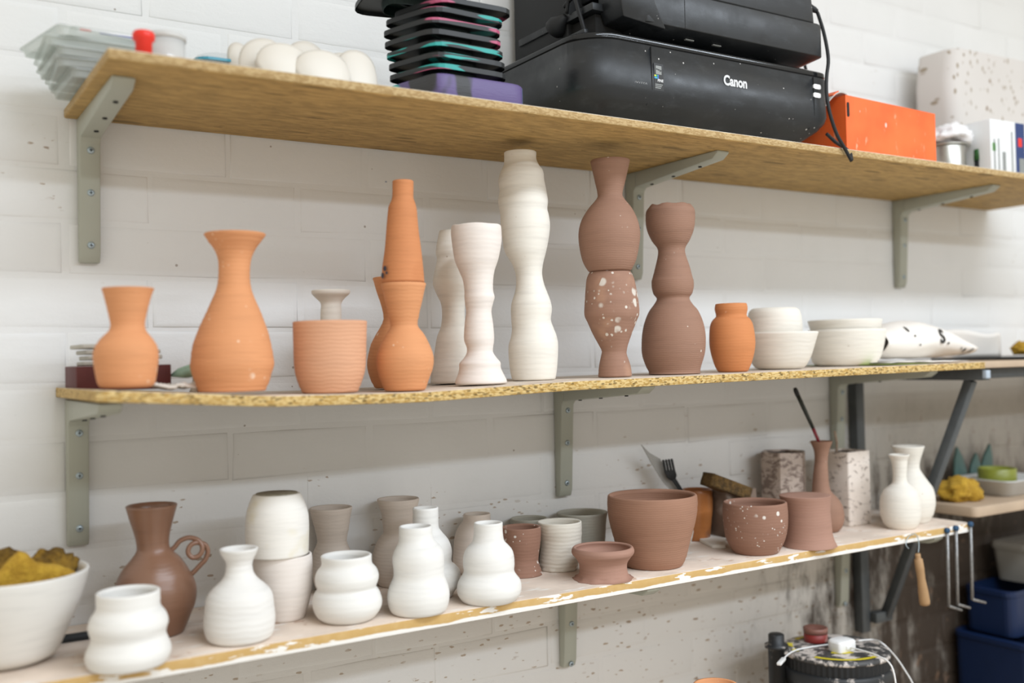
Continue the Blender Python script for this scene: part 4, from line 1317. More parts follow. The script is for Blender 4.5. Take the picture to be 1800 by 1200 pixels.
def splash(name, base, spl, thr=0.52):
    k = NT(name)
    v = k.coords()
    a = k.noise(v, 34, 5, 0.65)
    c = k.mix(k.ramp(a, thr, thr + 0.1), base, spl)
    k.col(c)
    k.rough(0.5)
    k.bump(a, 0.15)
    return k.m


DRUMM = splash('clay_splashed_black_plastic', (0.016, 0.018, 0.020), (0.36, 0.32, 0.29), 0.55)
LIDM = splash('clay_splashed_lid', (0.05, 0.05, 0.05), (0.62, 0.56, 0.51), 0.47)
YEL = plain('yellow_label', (0.72, 0.60, 0.03), 0.5, 0, 0.15, 90)
offd = 0.175
cxp = at(1469, 1150, offd)
R = (at(1573, 1155, offd) - at(1366, 1155, offd)).length / 2 * 0.62
ztop = at(1469, 1137, offd).z
dr = thing('drum', 'black clay-splashed drum with yellow stickers on its round lid', 'drum', (cxp.x, -offd - 0.0, ZBN + 0.0004))
hd_ = ztop - ZBN
link('barrel', lathe([(0.001, 0), (R * 0.86, 0), (R * 0.9, 0.01), (R * 0.93, hd_ - 0.08), (R * 0.97, hd_ - 0.058), (R, hd_ - 0.050), (R, hd_ - 0.034), (R * 0.96, hd_ - 0.030), (0.001, hd_ - 0.030)], 56), DRUMM, dr, smooth=True)
tread = []
bm = lathe([(0.001, hd_ - 0.0298), (R * 0.945, hd_ - 0.0298), (R * 0.95, hd_ - 0.010), (0.001, hd_ - 0.010)], 120)
for v in bm.verts:
    a = math.atan2(v.co.y, v.co.x)
    if abs(v.co.x) + abs(v.co.y) > R * 0.5:
        k = 1 + 0.008 * (1 if int((a + PI) / (2 * PI) * 120 + 0.5) % 2 else -1)
        v.co.x *= k
        v.co.y *= k
link('tread_ring', bm, MATTB, dr)
link('lid', lathe([(0.001, hd_ - 0.0098), (R * 0.955, hd_ - 0.0098), (R * 0.96, hd_ - 0.006), (R * 0.93, hd_ - 0.001), (R * 0.86, hd_), (R * 0.2, hd_ + 0.0005), (0.001, hd_ + 0.0005)], 56), LIDM, dr, smooth=True)


def arc_strip(r0, r1, a0, a1, z, n=20):
    bm = bmesh.new()
    ps = []
    for i in range(n + 1):
        a = a0 + (a1 - a0) * i / n
        ps.append((bm.verts.new((r0 * math.cos(a), r0 * math.sin(a), z)), bm.verts.new((r1 * math.cos(a), r1 * math.sin(a), z))))
    for p_, q_ in zip(ps, ps[1:]): bm.faces.new((p_[0], q_[0], q_[1], p_[1]))
    return bm


dg = math.radians
for (a0, a1, r0, r1) in ((-165, -85, 0.78, 0.87), (60, 105, 0.74, 0.83), (125, 165, 0.76, 0.86), (-150, -95, 0.36, 0.46), (-20, 10, 0.34, 0.42)):
    o = link('yellow_sticker', arc_strip(R * r0, R * r1, dg(a0), dg(a1), hd_ + 0.0009), YEL, dr)
pz = at(1357, 1116, 0.13)
link('latch_post', lathe([(0.001, hd_ - 0.18), (0.016, hd_ - 0.18), (0.016, hd_ + 0.004), (0.022, hd_ + 0.006), (0.022, hd_ + 0.012), (0.015, hd_ + 0.013), (0.015, hd_ + 0.030), (0.013, hd_ + 0.032), (0.001, hd_ + 0.032)], 20), DRUMM, dr,
     (-R * 1.02, 0.05, 0), smooth=True)
link('latch_plate', B(-R * 1.02, -R * 0.7, 0.035, 0.065, hd_ - 0.006, hd_ + 0.004), LIDM, dr, bevel=0.001)
link('yellow_panel', arc_strip(R * 0.95, R * 0.95, -1.9, -1.3, hd_ - 0.12) if False else B(-0.03, 0.05, -R * 0.965, -R * 0.90, hd_ - 0.16, hd_ - 0.075), YEL, dr)
# red jar on the lid
jp = atz(1450, 1131, ztop + 0.0012)
jr = (at(1457, 1115, -jp.y) - at(1413, 1115, -jp.y)).length / 2 * 0.64
jh = at(1450, 1104, -jp.y - 0.01).z - ztop
JARM = splash('streaked_red_jar', (0.24, 0.025, 0.02), (0.36, 0.20, 0.17), 0.55)
jar = thing('paint_jar', 'small streaked red jar standing on the drum lid', 'jar', (jp.x, jp.y + jr, ztop + 0.0014))
link('body', lathe([(0.001, 0), (jr * 0.96, 0), (jr, 0.002), (jr, jh * 0.62), (0.001, jh * 0.62)], 30), JARM, jar, smooth=True)
link('rim', lathe([(0.001, jh * 0.621), (jr * 1.02, jh * 0.621), (jr * 1.03, jh), (jr * 0.9, jh + 0.001), (jr * 0.88, jh * 0.75), (0.001, jh * 0.75)], 30), plain('brown_jar_rim', (0.26, 0.12, 0.09), 0.5), jar, smooth=True)
# white charger and cables
cp = atz(1494, 1146, ztop + 0.0012)
ch = thing('phone_charger', 'white plug charger with cables lying on the drum lid', 'charger', (cp.x, cp.y + 0.02, ztop + 0.0014))
link('body', rr_loft([(0, -0.024, 0.024, -0.017, 0.019, (0.006, 0.006, 0.016, 0.016)), (0.017, -0.024, 0.024, -0.017, 0.019, (0.006, 0.006, 0.016, 0.016)), (0.020, -0.021, 0.021, -0.014, 0.016, (0.006, 0.006, 0.013, 0.013))]), WHITEPLAST, ch, bevel=0.002)
link('usb_socket', B(-0.007, 0.007, -0.0195, -0.016, 0.004, 0.012), WHITEPLAST, ch, bevel=0.001)


def lp_(x, y, off): return at(x, y, off) - Vector(ch.location)


oc = -(cp.y)
link('cable', tube(spline([Vector((0.003, -0.019, 0.008)), Vector((0.004, -0.045, 0.008)), Vector((0.003, -0.080, 0.007)), Vector((0.0, -0.112, -0.004)), Vector((-0.003, -0.124, -0.05)), Vector((-0.004, -0.126, -0.12))], 5), 0.0015, 8), WHITEPLAST, ch, smooth=True)
lv = ztop + 0.0036
pth = [atz(1462, 1132, lv), atz(1430, 1136, lv), atz(1400, 1142, lv), atz(1385, 1150, lv), atz(1377, 1158, lv)]
link('cable', tube(spline([p - Vector(ch.location) for p in pth], 5), 0.0015, 8), WHITEPLAST, ch, smooth=True)
p0, p1 = atz(1378, 1157, lv) - Vector(ch.location), atz(1369, 1167, lv) - Vector(ch.location)
link('cable_plug', bar(p0, p1, 0.008, 0.005), WHITEPLAST, ch, bevel=0.001)
pth = [atz(1508, 1126, lv), atz(1535, 1124, lv), atz(1553, 1132, lv), at(1575, 1155, oc + 0.01), at(1592, 1180, oc + 0.02), at(1606, 1205, oc + 0.03), at(1625, 1260, oc + 0.04)]
link('cable', tube(spline([p - Vector(ch.location) for p in pth], 5), 0.0015, 8), WHITEPLAST, ch, smooth=True)
# terracotta pot whose rim just shows at the bottom edge
pr_ = at(1258, 1203, 0.34)
rr_ = 0.034
o = link('terracotta_pot', lathe([(0.001, 0), (rr_ * 0.8, 0), (rr_ * 1.1, 0.05), (rr_ * 1.25, 0.12), (rr_ * 1.05, pr_.z - ZBN - 0.03), (rr_, pr_.z - ZBN), (rr_ - 0.004, pr_.z - ZBN), (rr_ * 1.0, 0.12), (0.001, 0.01)], 36), TERRA,
         loc=(pr_.x, pr_.y, ZBN + 0.0004), smooth=True)
tag(o, 'terracotta pot on the bench, only its rim showing at the bottom edge', 'pot')

# blue bins and the pale tub
for (x0, x1, y0, y1, z0, z1, lab) in ((2.150, 2.72, -0.205, -0.012, ZBN + 0.0004, H - 0.656, 'lower wider dark blue plastic bin standing below the hanging rods'),
                                      (2.175, 2.68, -0.150, -0.026, H - 0.6552, H - 0.552, 'upper dark blue plastic bin standing on the wider blue bin')):
    t = thing('plastic_bin', lab, 'bin', ((x0 + x1) / 2, (y0 + y1) / 2, z0), group='blue bins')
    hx, hy, hh = (x1 - x0) / 2, (y1 - y0) / 2, z1 - z0
    link('body', ringloft(bmesh.new(), [[Vector((x, y, z)) for x, y in rrect(-hx * s, hx * s, -hy * s, hy * s, 0.02, 4)] for z, s in ((0, 0.97), (hh - 0.012, 0.985), (hh - 0.001, 0.975), (hh - 0.001, 0.94), (0.01, 0.92))]), BLUE, t, smooth=False)
    link('rim', ringloft(bmesh.new(), [[Vector((x, y, z)) for x, y in rrect(-hx * s, hx * s, -hy * s, hy * s, 0.022, 4)] for z, s in ((hh - 0.014, 0.99), (hh - 0.012, 1.0), (hh - 0.002, 1.0), (hh, 0.985), (hh, 0.955), (hh - 0.014, 0.955))] , cap0=False, cap1=False), BLUE, t)
tb = thing('storage_tub', 'cloudy pale plastic tub standing on the blue bins at the right edge', 'tub', (2.395, -0.088, H - 0.5518))
TUBM = plain('cloudy_plastic', (0.30, 0.29, 0.26), 0.45, 0, 0.05)
link('body', ringloft(bmesh.new(), [[Vector((x, y, z)) for x, y in rrect(-0.115 * s, 0.115 * s, -0.055 * s, 0.055 * s, 0.015, 4)] for z, s in ((0, 0.88), (0.075, 0.97), (0.075, 0.94), (0.006, 0.84))]), TUBM, tb)
link('lid', ringloft(bmesh.new(), [[Vector((x, y, z)) for x, y in rrect(-0.115 * s, 0.115 * s, -0.055 * s, 0.055 * s, 0.015, 4)] for z, s in ((0.0752, 1.0), (0.084, 1.02), (0.092, 0.99), (0.092, 0.2))]), TUBM, tb)

# ------------------------------------------------------------------ things on the top shelf
# clear plastic trays at the left end
def shell(w_, d_, h_, t=0.0014, tp=0.97):
    out = [(0, w_ / 2 * tp, d_ / 2 * tp), (h_ - 0.002, w_ / 2, d_ / 2), (h_ - 0.0018, w_ / 2 + 0.003, d_ / 2 + 0.003), (h_, w_ / 2 + 0.003, d_ / 2 + 0.003), (h_, w_ / 2 - t, d_ / 2 - t), (t, w_ / 2 * tp - t, d_ / 2 * tp - t)]
    return ringloft(bmesh.new(), [[Vector((x, y, z)) for x, y in rrect(-a, a, -b, b, 0.008, 3)] for z, a, b in out])


lows = ['lowest', 'second lowest', 'third', 'fourth', 'fifth', 'topmost']
for i, (xc, yc_, rz, w_, d_) in enumerate(((0.262, -0.110, 0.03, 0.112, 0.130), (0.252, -0.116, -0.05, 0.116, 0.135), (0.247, -0.120, 0.04, 0.118, 0.135), (0.240, -0.122, -0.03, 0.118, 0.135), (0.236, -0.125, 0.22, 0.120, 0.130))):
    o = link('plastic_tray', shell(w_, d_, 0.0105), CLEAR, loc=(xc, yc_, ZT + 0.0004 + i * 0.0109), rot=(0, 0, rz))
    tag(o, 'clear plastic tray overhanging the left end of the top shelf, %s of the stack' % lows[i], 'tray', 'clear trays on the top shelf')
pk = thing('label_pack', 'flat clear pack with printed white label on top of the clear trays', 'packet', (0.262, -0.120, ZT + 0.0004 + 5 * 0.0109))
link('sleeve', rr_loft([(0, -0.052, 0.052, -0.05, 0.05, 0.004), (0.010, -0.052, 0.052, -0.05, 0.05, 0.004)], 2), CLEAR, pk)
link('label_card', B(-0.046, 0.050, -0.0512, -0.0502, 0.0015, 0.0085), plain('label_white', (0.80, 0.80, 0.80), 0.6), pk)
link('print_line', B(-0.020, 0.024, -0.0516, -0.0513, 0.0035, 0.0055), plain('blue_print', (0.10, 0.12, 0.38), 0.6), pk)
link('print_mark', B(-0.043, -0.030, -0.0516, -0.0513, 0.0045, 0.0075), REDP, pk)
a = at(253, 90, 0.285)
s_ = 0.00068
o = link('red_stopper', lathe([(0.0005, 0), (0.0095, 0), (0.0095, 0.020), (0.0125, 0.0225), (0.0127, 0.029), (0.0110, 0.032), (0.0004, 0.0325)], 28), REDP, loc=(a.x, -0.285, ZT + 0.0004), smooth=True)
tag(o, 'red plastic stopper with round flange at the front of the top shelf', 'stopper')
a = at(287, 95, 0.235)
tbq = thing('plastic_tub', 'milky plastic tub with brown contents beside the red stopper', 'tub', (a.x + 0.003, -0.235, ZT + 0.0004))
link('body', lathe([(0.0005, 0), (0.021, 0), (0.0225, 0.004), (0.0235, 0.040), (0.0215, 0.040), (0.0205, 0.005), (0.0005, 0.005)], 32), MILKY, tbq, smooth=True)
link('lid', lathe([(0.0005, 0.0402), (0.0245, 0.0402), (0.0250, 0.046), (0.0225, 0.048), (0.0005, 0.047)], 32), MILKY, tbq, smooth=True)
link('contents', lathe([(0.0005, 0.0055), (0.0195, 0.0055), (0.0200, 0.014), (0.0005, 0.014)], 28), plain('brown_powder', (0.34, 0.18, 0.12), 0.9), tbq, smooth=True)
BOXCLEAR = clear_mat('clear_box_plastic', (0.95, 0.96, 0.96), 0.13)
cl = thing('clear_box', 'clear plastic box with cyan rim and domed lid left of the porcelain petals', 'box', (0.412, -0.125, ZT + 0.0004))
zc_ = at(345, 98, 0.175).z - ZT
link('body', rr_loft([(0, -0.046, 0.046, -0.046, 0.046, 0.02), (zc_ - 0.0021, -0.049, 0.049, -0.049, 0.049, 0.02)]), BOXCLEAR, cl)
link('cyan_rim', rr_loft([(zc_ - 0.0020, -0.050, 0.050, -0.050, 0.050, 0.02), (zc_ + 0.0015, -0.050, 0.050, -0.050, 0.050, 0.02)]), CYANEDGE, cl)
link('dome', rr_loft([(zc_ + 0.0017, -0.048, 0.048, -0.048, 0.048, 0.02), (zc_ + 0.008, -0.044, 0.044, -0.044, 0.044, 0.02), (zc_ + 0.013, -0.034, 0.034, -0.034, 0.034, 0.018), (zc_ + 0.015, -0.020, 0.020, -0.02, 0.02, 0.014)]), BOXCLEAR, cl, smooth=True)
# porcelain petals
sheet('paper_sheet', 'white paper sheet under the porcelain petals on the top shelf', [(0.45, -0.300, 0), (0.62, -0.304, 0), (0.62, -0.15, 0), (0.45, -0.15, 0)], ZT + 0.0004, WHITEPLAST, 0.0005, seed=8)
plab = ['leftmost white porcelain petal, tongue-shaped and tilted', 'broad white porcelain petal next to the tongue-shaped one', 'low white porcelain petal third from the left', 'tall rounded white porcelain petal in the middle of the row',
        'wide white porcelain petal left of the last pair', 'rounded white porcelain petal behind the rightmost', 'rightmost white porcelain petal with cut-off side']
for i, (px_, py_, hw_, of, tl_, ln) in enumerate(((430, 64, 24, 0.185, -0.85, 0.2), (466, 68, 40, 0.232, -0.30, 0.3), (505, 80, 44, 0.262, 0.20, 0.35), (541, 73, 40, 0.205, 0.02, 0.3), (570, 92, 44, 0.272, 0.05, 0.35), (605, 93, 34, 0.225, 0.2, 0.3), (630, 89, 36, 0.250, 0.12, 0.3))):
    c = at(px_, py_, of)
    hh = max(c.z - ZT, 0.03)
    rw = hw_ * 0.00092
    bm = bmesh.new()
    NU, NV = 18, 10
    g_ = []
    for iu in range(NU + 1):
        u = -1 + 2 * iu / NU
        colv = []
        for iv in range(NV + 1):
            v = iv / NV
            out = 0.55 + 0.45 * math.sin(v * PI * 0.55)
            top_ = 0.25 + 0.75 * math.sqrt(max(0, 1 - u * u * 0.98))
            colv.append(bm.verts.new((rw * math.sin(u * 1.15) * 1.08 * out, -rw * 0.42 * math.cos(u * 1.15) * out + 0.012 * v, 0.0004 + v * hh * top_)))
        g_.append(colv)
    for ca_, cb_ in zip(g_, g_[1:]):
        for iv in range(NV): bm.faces.new((ca_[iv], cb_[iv], cb_[iv + 1], ca_[iv + 1]))
    o = link('porcelain_petal', bm, PORC, loc=(c.x - tl_ * hh * 0.35, -of, ZT + 0.0022), rot=(-0.12, tl_ * 0.55, 0), smooth=True)
    m = o.modifiers.new('thickness', 'SOLIDIFY'); m.thickness = 0.0013; m.offset = -1
    tag(o, plab[i], 'petal', 'porcelain petals')

# stack of black trays
def tray_mat():
    k = NT('paint_smeared_black_plastic')
    v = k.coords()
    oi = k.n('ShaderNodeObjectInfo')
    ad = k.n('ShaderNodeVectorMath', operation='ADD')
    k.l(v, ad.inputs[0])
    k.l(oi.outputs['Location'], ad.inputs[1])
    sc = k.n('ShaderNodeVectorMath', operation='MULTIPLY')
    sc.inputs[1].default_value = (1, 1, 9)
    k.l(ad.outputs[0], sc.inputs[0])
    a = k.noise(sc.outputs[0], 9, 1)
    b = k.noise(sc.outputs[0], 7, 1)
    c = k.mix(k.ramp(a, 0.59, 0.61), (0.014, 0.016, 0.017), (0.02, 0.32, 0.29))
    c = k.mix(k.ramp(b, 0.60, 0.62), c, (0.42, 0.08, 0.16))
    k.col(c)
    k.rough(0.5)
    return k.m


TRAYM = tray_mat()
FLT = [(0.660, -0.287), (0.783, -0.284), (0.776, -0.168), (0.626, -0.186)]


def trap(outl, s, r, n=4):
    c = Vector((sum(p[0] for p in outl) / 4, sum(p[1] for p in outl) / 4))
    pts = [c + (Vector(p) - c) * s for p in outl]
    out = []
    rad = (r, r * 1.3, r, r)
    for i in range(4):
        p, pa, pb = pts[i], pts[i - 1], pts[(i + 1) % 4]
        a = p + (pa - p).normalized() * rad[i]
        b = p + (pb - p).normalized() * rad[i]
        for k in range(n + 1):
            t = k / n
            out.append((a * (1 - t) ** 2 + p * 2 * t * (1 - t) + b * t * t))
    return [(q.x - 0.711, q.y + 0.231) for q in out]


def make_tray(z, label, dx=0, dy=0, rz=0):
    t = thing('palette_tray', label, 'tray', (0.711 + dx, -0.231 + dy, z), rz, 'stack of black trays')
    o1 = trap(FLT, 1.0, 0.022); o2 = trap(FLT, 0.975, 0.022); o3 = trap(FLT, 0.52, 0.02); o4 = trap(FLT, 0.50, 0.02)
    def R_(o, z): return [Vector((x, y, z)) for x, y in o]
    link('flange', ringloft(bmesh.new(), [R_(o1, -0.0075), R_(o1, -0.0005), R_(o2, 0.0), R_(o3, -0.0005), R_(o3, -0.0025), R_(o2, -0.0025), R_(o2, -0.0075)], cap0=False, cap1=False), TRAYM, t)
    link('well', ringloft(bmesh.new(), [R_(o3, -0.0025), R_(o4, -0.0150), R_([(x * 0.97, y * 0.97) for x, y in o4], -0.0140), R_([(x * 0.97, y * 0.97) for x, y in o3], -0.0010)], cap0=False), DARKGREEN, t)
    link('rib', bar((-0.05, -0.045, -0.0040), (0.055, 0.035, -0.0040), 0.004, 0.003), DARKGREEN, t)
    return t


zb0 = ZT + 0.0355
names = ['lowest black tray of the stack, resting on the purple block', 'black tray second from the bottom of the stack', 'black tray third from the bottom of the stack', 'black tray fourth from the bottom of the stack',
         'black tray fifth from the bottom of the stack', 'black tray sixth from the bottom of the stack', 'black tray at the top of the stack with teal edge']
for i in range(7):
    make_tray(zb0 + 0.0158 + i * 0.0157, names[i], dx=(-0.002, -0.003, -0.006, -0.009, -0.010, -0.006, 0.008)[i], dy=0.0, rz=(0.0, 0.01, 0.0, -0.015, 0.0, 0.03, -0.04)[i])
tq = make_tray(zb0 + 0.0158 + 7 * 0.0157, 'dark tray crossing the top of the stack and jutting out to the left', dx=-0.055, dy=0.03, rz=2.9)
k = NT('purple_painted_black')
v_ = k.coords(scale=(1, 1, 0.6))
n1 = k.noise(v_, 17, 2)
cc = k.mix(k.ramp(n1, 0.42, 0.47), (0.028, 0.028, 0.03), (0.105, 0.075, 0.20))
sx_ = k.n('ShaderNodeSeparateXYZ')
k.l(k.coords(), sx_.inputs[0])
cc = k.mix(k.ramp(sx_.outputs[0], 0.0835, 0.0845), cc, (0.02, 0.40, 0.36))
cc = k.mix(k.ramp(sx_.outputs[0], -0.079, -0.0815), cc, (0.02, 0.40, 0.36))
k.col(cc)
k.rough(0.5)
k.bump(k.noise(k.coords(scale=(2, 2, 12)), 40, 3), 0.25)
PB = [(0.650, -0.296), (0.802, -0.294), (0.796, -0.168), (0.622, -0.186)]
pbx = ringloft(bmesh.new(), [[Vector((x, y, z)) for x, y in trap(PB, s, 0.02)] for z, s in ((0, 1.0), (0.030, 1.0), (0.034, 0.975), (0.034, 0.90), (0.028, 0.88))])
o = link('painted_block', pbx, k.m, loc=(0.711, -0.231, ZT + 0.0004), bevel=0.0012)
tag(o, 'purple and black painted tray upside down under the stack of black trays', 'tray')
# keep trays clear of the block: block top sits at ZT + 0.0344

# ------------------------------------------------------------------ printers
PX0, PX1, PY0, PY1 = 0.897, 1.430, -0.308, -0.014
p1 = thing('printer', 'lower black inkjet printer with white maker name and two white buttons', 'printer', ((PX0 + PX1) / 2, -0.16, ZT + 0.0004))
hx = (PX1 - PX0) / 2
y0, y1 = PY0 + 0.16, PY1 + 0.16
RR = (0.062, 0.020, 0.015, 0.015)
body = rr_loft([(0.0085, -hx + 0.045, hx - 0.045, y0 + 0.062, y1, RR), (0.012, -hx + 0.030, hx - 0.030, y0 + 0.040, y1, RR), (0.030, -hx + 0.011, hx - 0.011, y0 + 0.013, y1, RR), (0.042, -hx + 0.003, hx - 0.003, y0 + 0.003, y1, RR),
                (0.052, -hx, hx, y0, y1, RR), (0.120, -hx, hx, y0 + 0.002, y1, RR)], 8)
link('body', body, BLACKP, p1, smooth=True)
link('lid_seam', rr_loft([(0.1201, -hx + 0.002, hx - 0.002, y0 + 0.004, y1, RR), (0.1225, -hx + 0.002, hx - 0.002, y0 + 0.004, y1, RR)], 8), HOLE, p1)
link('lid', rr_loft([(0.1226, -hx, hx, y0 + 0.002, y1, RR), (0.130, -hx + 0.0005, hx - 0.0005, y0 + 0.0025, y1, RR), (0.1335, -hx + 0.006, hx - 0.006, y0 + 0.008, y1, RR)], 8), GLOSSB, p1, bevel=0.0008)
for sx, sy in ((-hx + 0.115, y0 + 0.075), (hx - 0.115, y0 + 0.075), (-hx + 0.08, y1 - 0.04), (hx - 0.08, y1 - 0.04)):
    link('foot', lathe([(0.0005, 0), (0.010, 0), (0.011, 0.0086), (0.0005, 0.0086)], 18), plain('grey_rubber', (0.22, 0.21, 0.19), 0.8) if 'grey_rubber' not in bpy.data.materials else bpy.data.materials['grey_rubber'], p1, (sx, sy, 0))
xm = (PX0 + PX1) / 2


def on_front(px_, py_):
    p = at(px_, py_, -PY0)
    return p.x - xm, p.z - ZT


for (sx_px, nm) in ((1146, 'panel_seam'), (1430, 'panel_seam')):
    fx, fz = on_front(sx_px, 130)
    link(nm, B(fx - 0.0006, fx + 0.0006, y0 - 0.0002, y0 + 0.003, 0.052, 0.1195), HOLE, p1)
    link(nm, bar((fx, y0 + 0.0005, 0.052), (fx - 0.002, y0 + 0.0125, 0.030), 0.0012, 0.001), HOLE, p1)
fx, fz = on_front(1293, 145)
lg = link('maker_name', text_mesh('Canon', 0.0235, 0.0002, 0, 0.0009), SILVER, p1, (fx, y0 + 0.0002, fz), (PI / 2, 0, 0))
lg.scale = (0.84, 0.96, 1)
fx, fz = on_front(1128, 148)
link('model_name', text_mesh('iX6550', 0.0085, 0.0002, 0, 0.0001), plain('dim_print', (0.22, 0.22, 0.22), 0.5), p1, (fx - 0.001, y0 + 0.0004, fz), (PI / 2, 0, 0))
fx, fz = on_front(1158, 136)
st = link('feature_sticker', B(fx - 0.0095, fx + 0.0095, y0 - 0.0001, y0 + 0.001, fz - 0.021, fz + 0.021), plain('sticker_black', (0.022, 0.022, 0.022), 0.3), p1)
GREYPR = plain('grey_print', (0.26, 0.27, 0.26), 0.6)
link('star_print', B(fx - 0.006, fx + 0.0055, y0 - 0.0004, y0 - 0.0001, fz + 0.004, fz + 0.0175), GREYPR, st)
link('star_letters', text_mesh('energy', 0.0042, 0.0001, 0.2, 0.0), HOLE, st, (fx, y0 - 0.0006, fz + 0.0115), (PI / 2, 0.2, 0))
link('print_letters', text_mesh('FINE', 0.0058, 0.0001, 0.1, 0.0002), SILVER, st, (fx + 0.0028, y0 - 0.0003, fz - 0.0055), (PI / 2, 0, 0))
cols = [(0.85, 0.75, 0.05), (0.05, 0.45, 0.12), (0.03, 0.20, 0.62), (0.04, 0.35, 0.75), (0.06, 0.50, 0.40), (0.04, 0.16, 0.60)]
for i, c3 in enumerate(cols):
    link('colour_square', B(fx - 0.0088 + (i % 3) * 0.0029, fx - 0.0088 + (i % 3) * 0.0029 + 0.0025, y0 - 0.0003, y0 - 0.0001, fz + 0.0005 - (i // 3) * 0.0032, fz + 0.003 - (i // 3) * 0.0032),
         plain('sticker_colour_%d' % i, c3, 0.4, 0, 0.02, 10, 0), st)
for r_ in range(3):
    link('small_print', B(fx - 0.0075, fx + 0.0075 - 0.002 * r_, y0 - 0.0003, y0 - 0.0001, fz - 0.0125 - r_ * 0.0027, fz - 0.0110 - r_ * 0.0027), GREYPR, st)
for by in (153, 168):
    fx, fz = on_front(1437, by)
    bx_ = fx
    # the buttons sit on the curved right corner
    rr2 = RR[1]
    def cy(xx): return y0 + rr2 - math.sqrt(max(0, rr2 * rr2 - max(0, xx - (hx - rr2)) ** 2))
    bmq = bmesh.new()
    colsv = []
    for i in range(7):
        xx = bx_ - 0.010 + 0.018 * i / 6
        e = 0.0042 if 0 < i < 6 else 0.0028
        colsv.append((Vector((xx, cy(xx) - 0.0006, fz - e)), Vector((xx, cy(xx) - 0.0006, fz + e)), Vector((xx, cy(xx) + 0.002, fz + e)), Vector((xx, cy(xx) + 0.002, fz - e))))
    ringloft(bmq, colsv)
    link('button', bmq, WHITEPLAST, p1)

# upper printer resting on the lower one
ZU = ZT + 0.0004 + 0.1336
p2 = thing('printer', 'upper black printer stacked on the lower printer, cut off by the frame top', 'printer', (1.19, -0.155, ZU + 0.0003))
ux0, ux1 = 0.955 - 1.19, 1.421 - 1.19
uy0, uy1 = -0.304 + 0.155, -0.020 + 0.155
R3 = (0.008, 0.012, 0.01, 0.01)
link('base', rr_loft([(0.013, ux0 + 0.075, ux1 - 0.022, uy0 + 0.055, uy1 - 0.01, R3), (0.016, ux0 + 0.070, ux1 - 0.016, uy0 + 0.030, uy1, R3), (0.026, ux0 + 0.060, ux1, uy0, uy1, R3), (0.082, ux0 + 0.060, ux1, uy0, uy1, R3)], 4), BLACKP, p2, bevel=0.001)
link('seam', rr_loft([(0.0821, ux0 + 0.062, ux1 - 0.002, uy0 + 0.002, uy1, R3), (0.0835, ux0 + 0.062, ux1 - 0.002, uy0 + 0.002, uy1, R3)], 4), HOLE, p2)
link('cover', rr_loft([(0.0836, ux0 + 0.030, ux1 - 0.016, uy0 + 0.001, uy1, R3), (0.21, ux0 + 0.030, ux1 - 0.018, uy0 + 0.012, uy1, R3)], 4), BLACKP, p2, bevel=0.002)
link('corner_cheek', ringloft(bmesh.new(), [[Vector((x, y, z)) for x, y, z in r] for r in (
    [(ux0 + 0.025, uy0 + 0.010, 0.030), (ux0 + 0.100, uy0 - 0.002, 0.018), (ux0 + 0.100, uy0 + 0.06, 0.018), (ux0 + 0.025, uy0 + 0.06, 0.030)],
    [(ux0 + 0.015, uy0 + 0.004, 0.055), (ux0 + 0.075, uy0 - 0.006, 0.055), (ux0 + 0.100, uy0 + 0.06, 0.055), (ux0 + 0.015, uy0 + 0.06, 0.055)],
    [(ux0 + 0.012, uy0 + 0.004, 0.150), (ux0 + 0.060, uy0 - 0.006, 0.150), (ux0 + 0.100, uy0 + 0.06, 0.150), (ux0 + 0.012, uy0 + 0.06, 0.150)])]), BLACKP, p2, bevel=0.002)
fx2 = at(1204, 30, 0.304).x - 1.19
link('panel_seam', B(fx2 - 0.0005, fx2 + 0.0005, uy0 - 0.0003, uy0 + 0.001, 0.026, 0.082), HOLE, p2)
link('back_block', B(ux0, ux0 + 0.12, uy1 - 0.16, uy1, 0.0005, 0.21), MATTB, p2, bevel=0.003)
link('tray_rail', B(ux0 - 0.012, ux0 + 0.070, uy0 + 0.060, uy1 - 0.002, 0.0005, 0.012), BLACKP, p2, bevel=0.002)
link('tray_rail', B(ux0 - 0.014, ux0 - 0.006, uy0 + 0.060, uy1 - 0.002, 0.0125, 0.020), BLACKP, p2, bevel=0.001)
link('tray_rail', B(ux0 - 0.004, ux0 + 0.05, uy0 + 0.050, uy1 - 0.02, 0.048, 0.060), BLACKP, p2, bevel=0.001)
link('recess_shade', B(ux0 + 0.01, ux0 + 0.072, uy0 + 0.062, uy0 + 0.125, 0.0125, 0.047), HOLE, p2)  # near-black block painting the shade of the side recess
for sx, sy in ((ux0 + 0.11, uy0 + 0.075), (ux1 - 0.06, uy0 + 0.075), (ux1 - 0.06, uy1 - 0.03)):
    link('foot', B(sx - 0.02, sx + 0.02, sy - 0.012, sy + 0.012, 0, 0.0135), MATTB, p2, bevel=0.001)
for dx_ in (0.10, 0.16):
    link('vent_tab', B(ux0 + dx_ + 0.06, ux0 + dx_ + 0.078, uy0 + 0.020, uy0 + 0.024, 0.0165, 0.0185), GREYPR, p2)
pl = link('power_plug', lathe([(0.0005, 0), (0.020, 0), (0.022, 0.004), (0.021, 0.018), (0.012, 0.030), (0.006, 0.042), (0.0005, 0.043)], 20), MATTB, p2, (ux0 - 0.010, uy1 - 0.135, 0.042), (0.5, 1.0, -0.9), smooth=True)
pl.scale = (0.8, 0.8, 0.8)
link('cable', tube(spline([Vector((ux0 - 0.005, uy1 - 0.16, 0.075)), Vector((ux0 - 0.008, uy1 - 0.19, 0.080)), Vector((ux0 - 0.010, uy1 - 0.205, 0.055)), Vector((ux0 - 0.004, uy1 - 0.212, 0.020))], 5), 0.0035, 8), MATTB, p2, smooth=True)
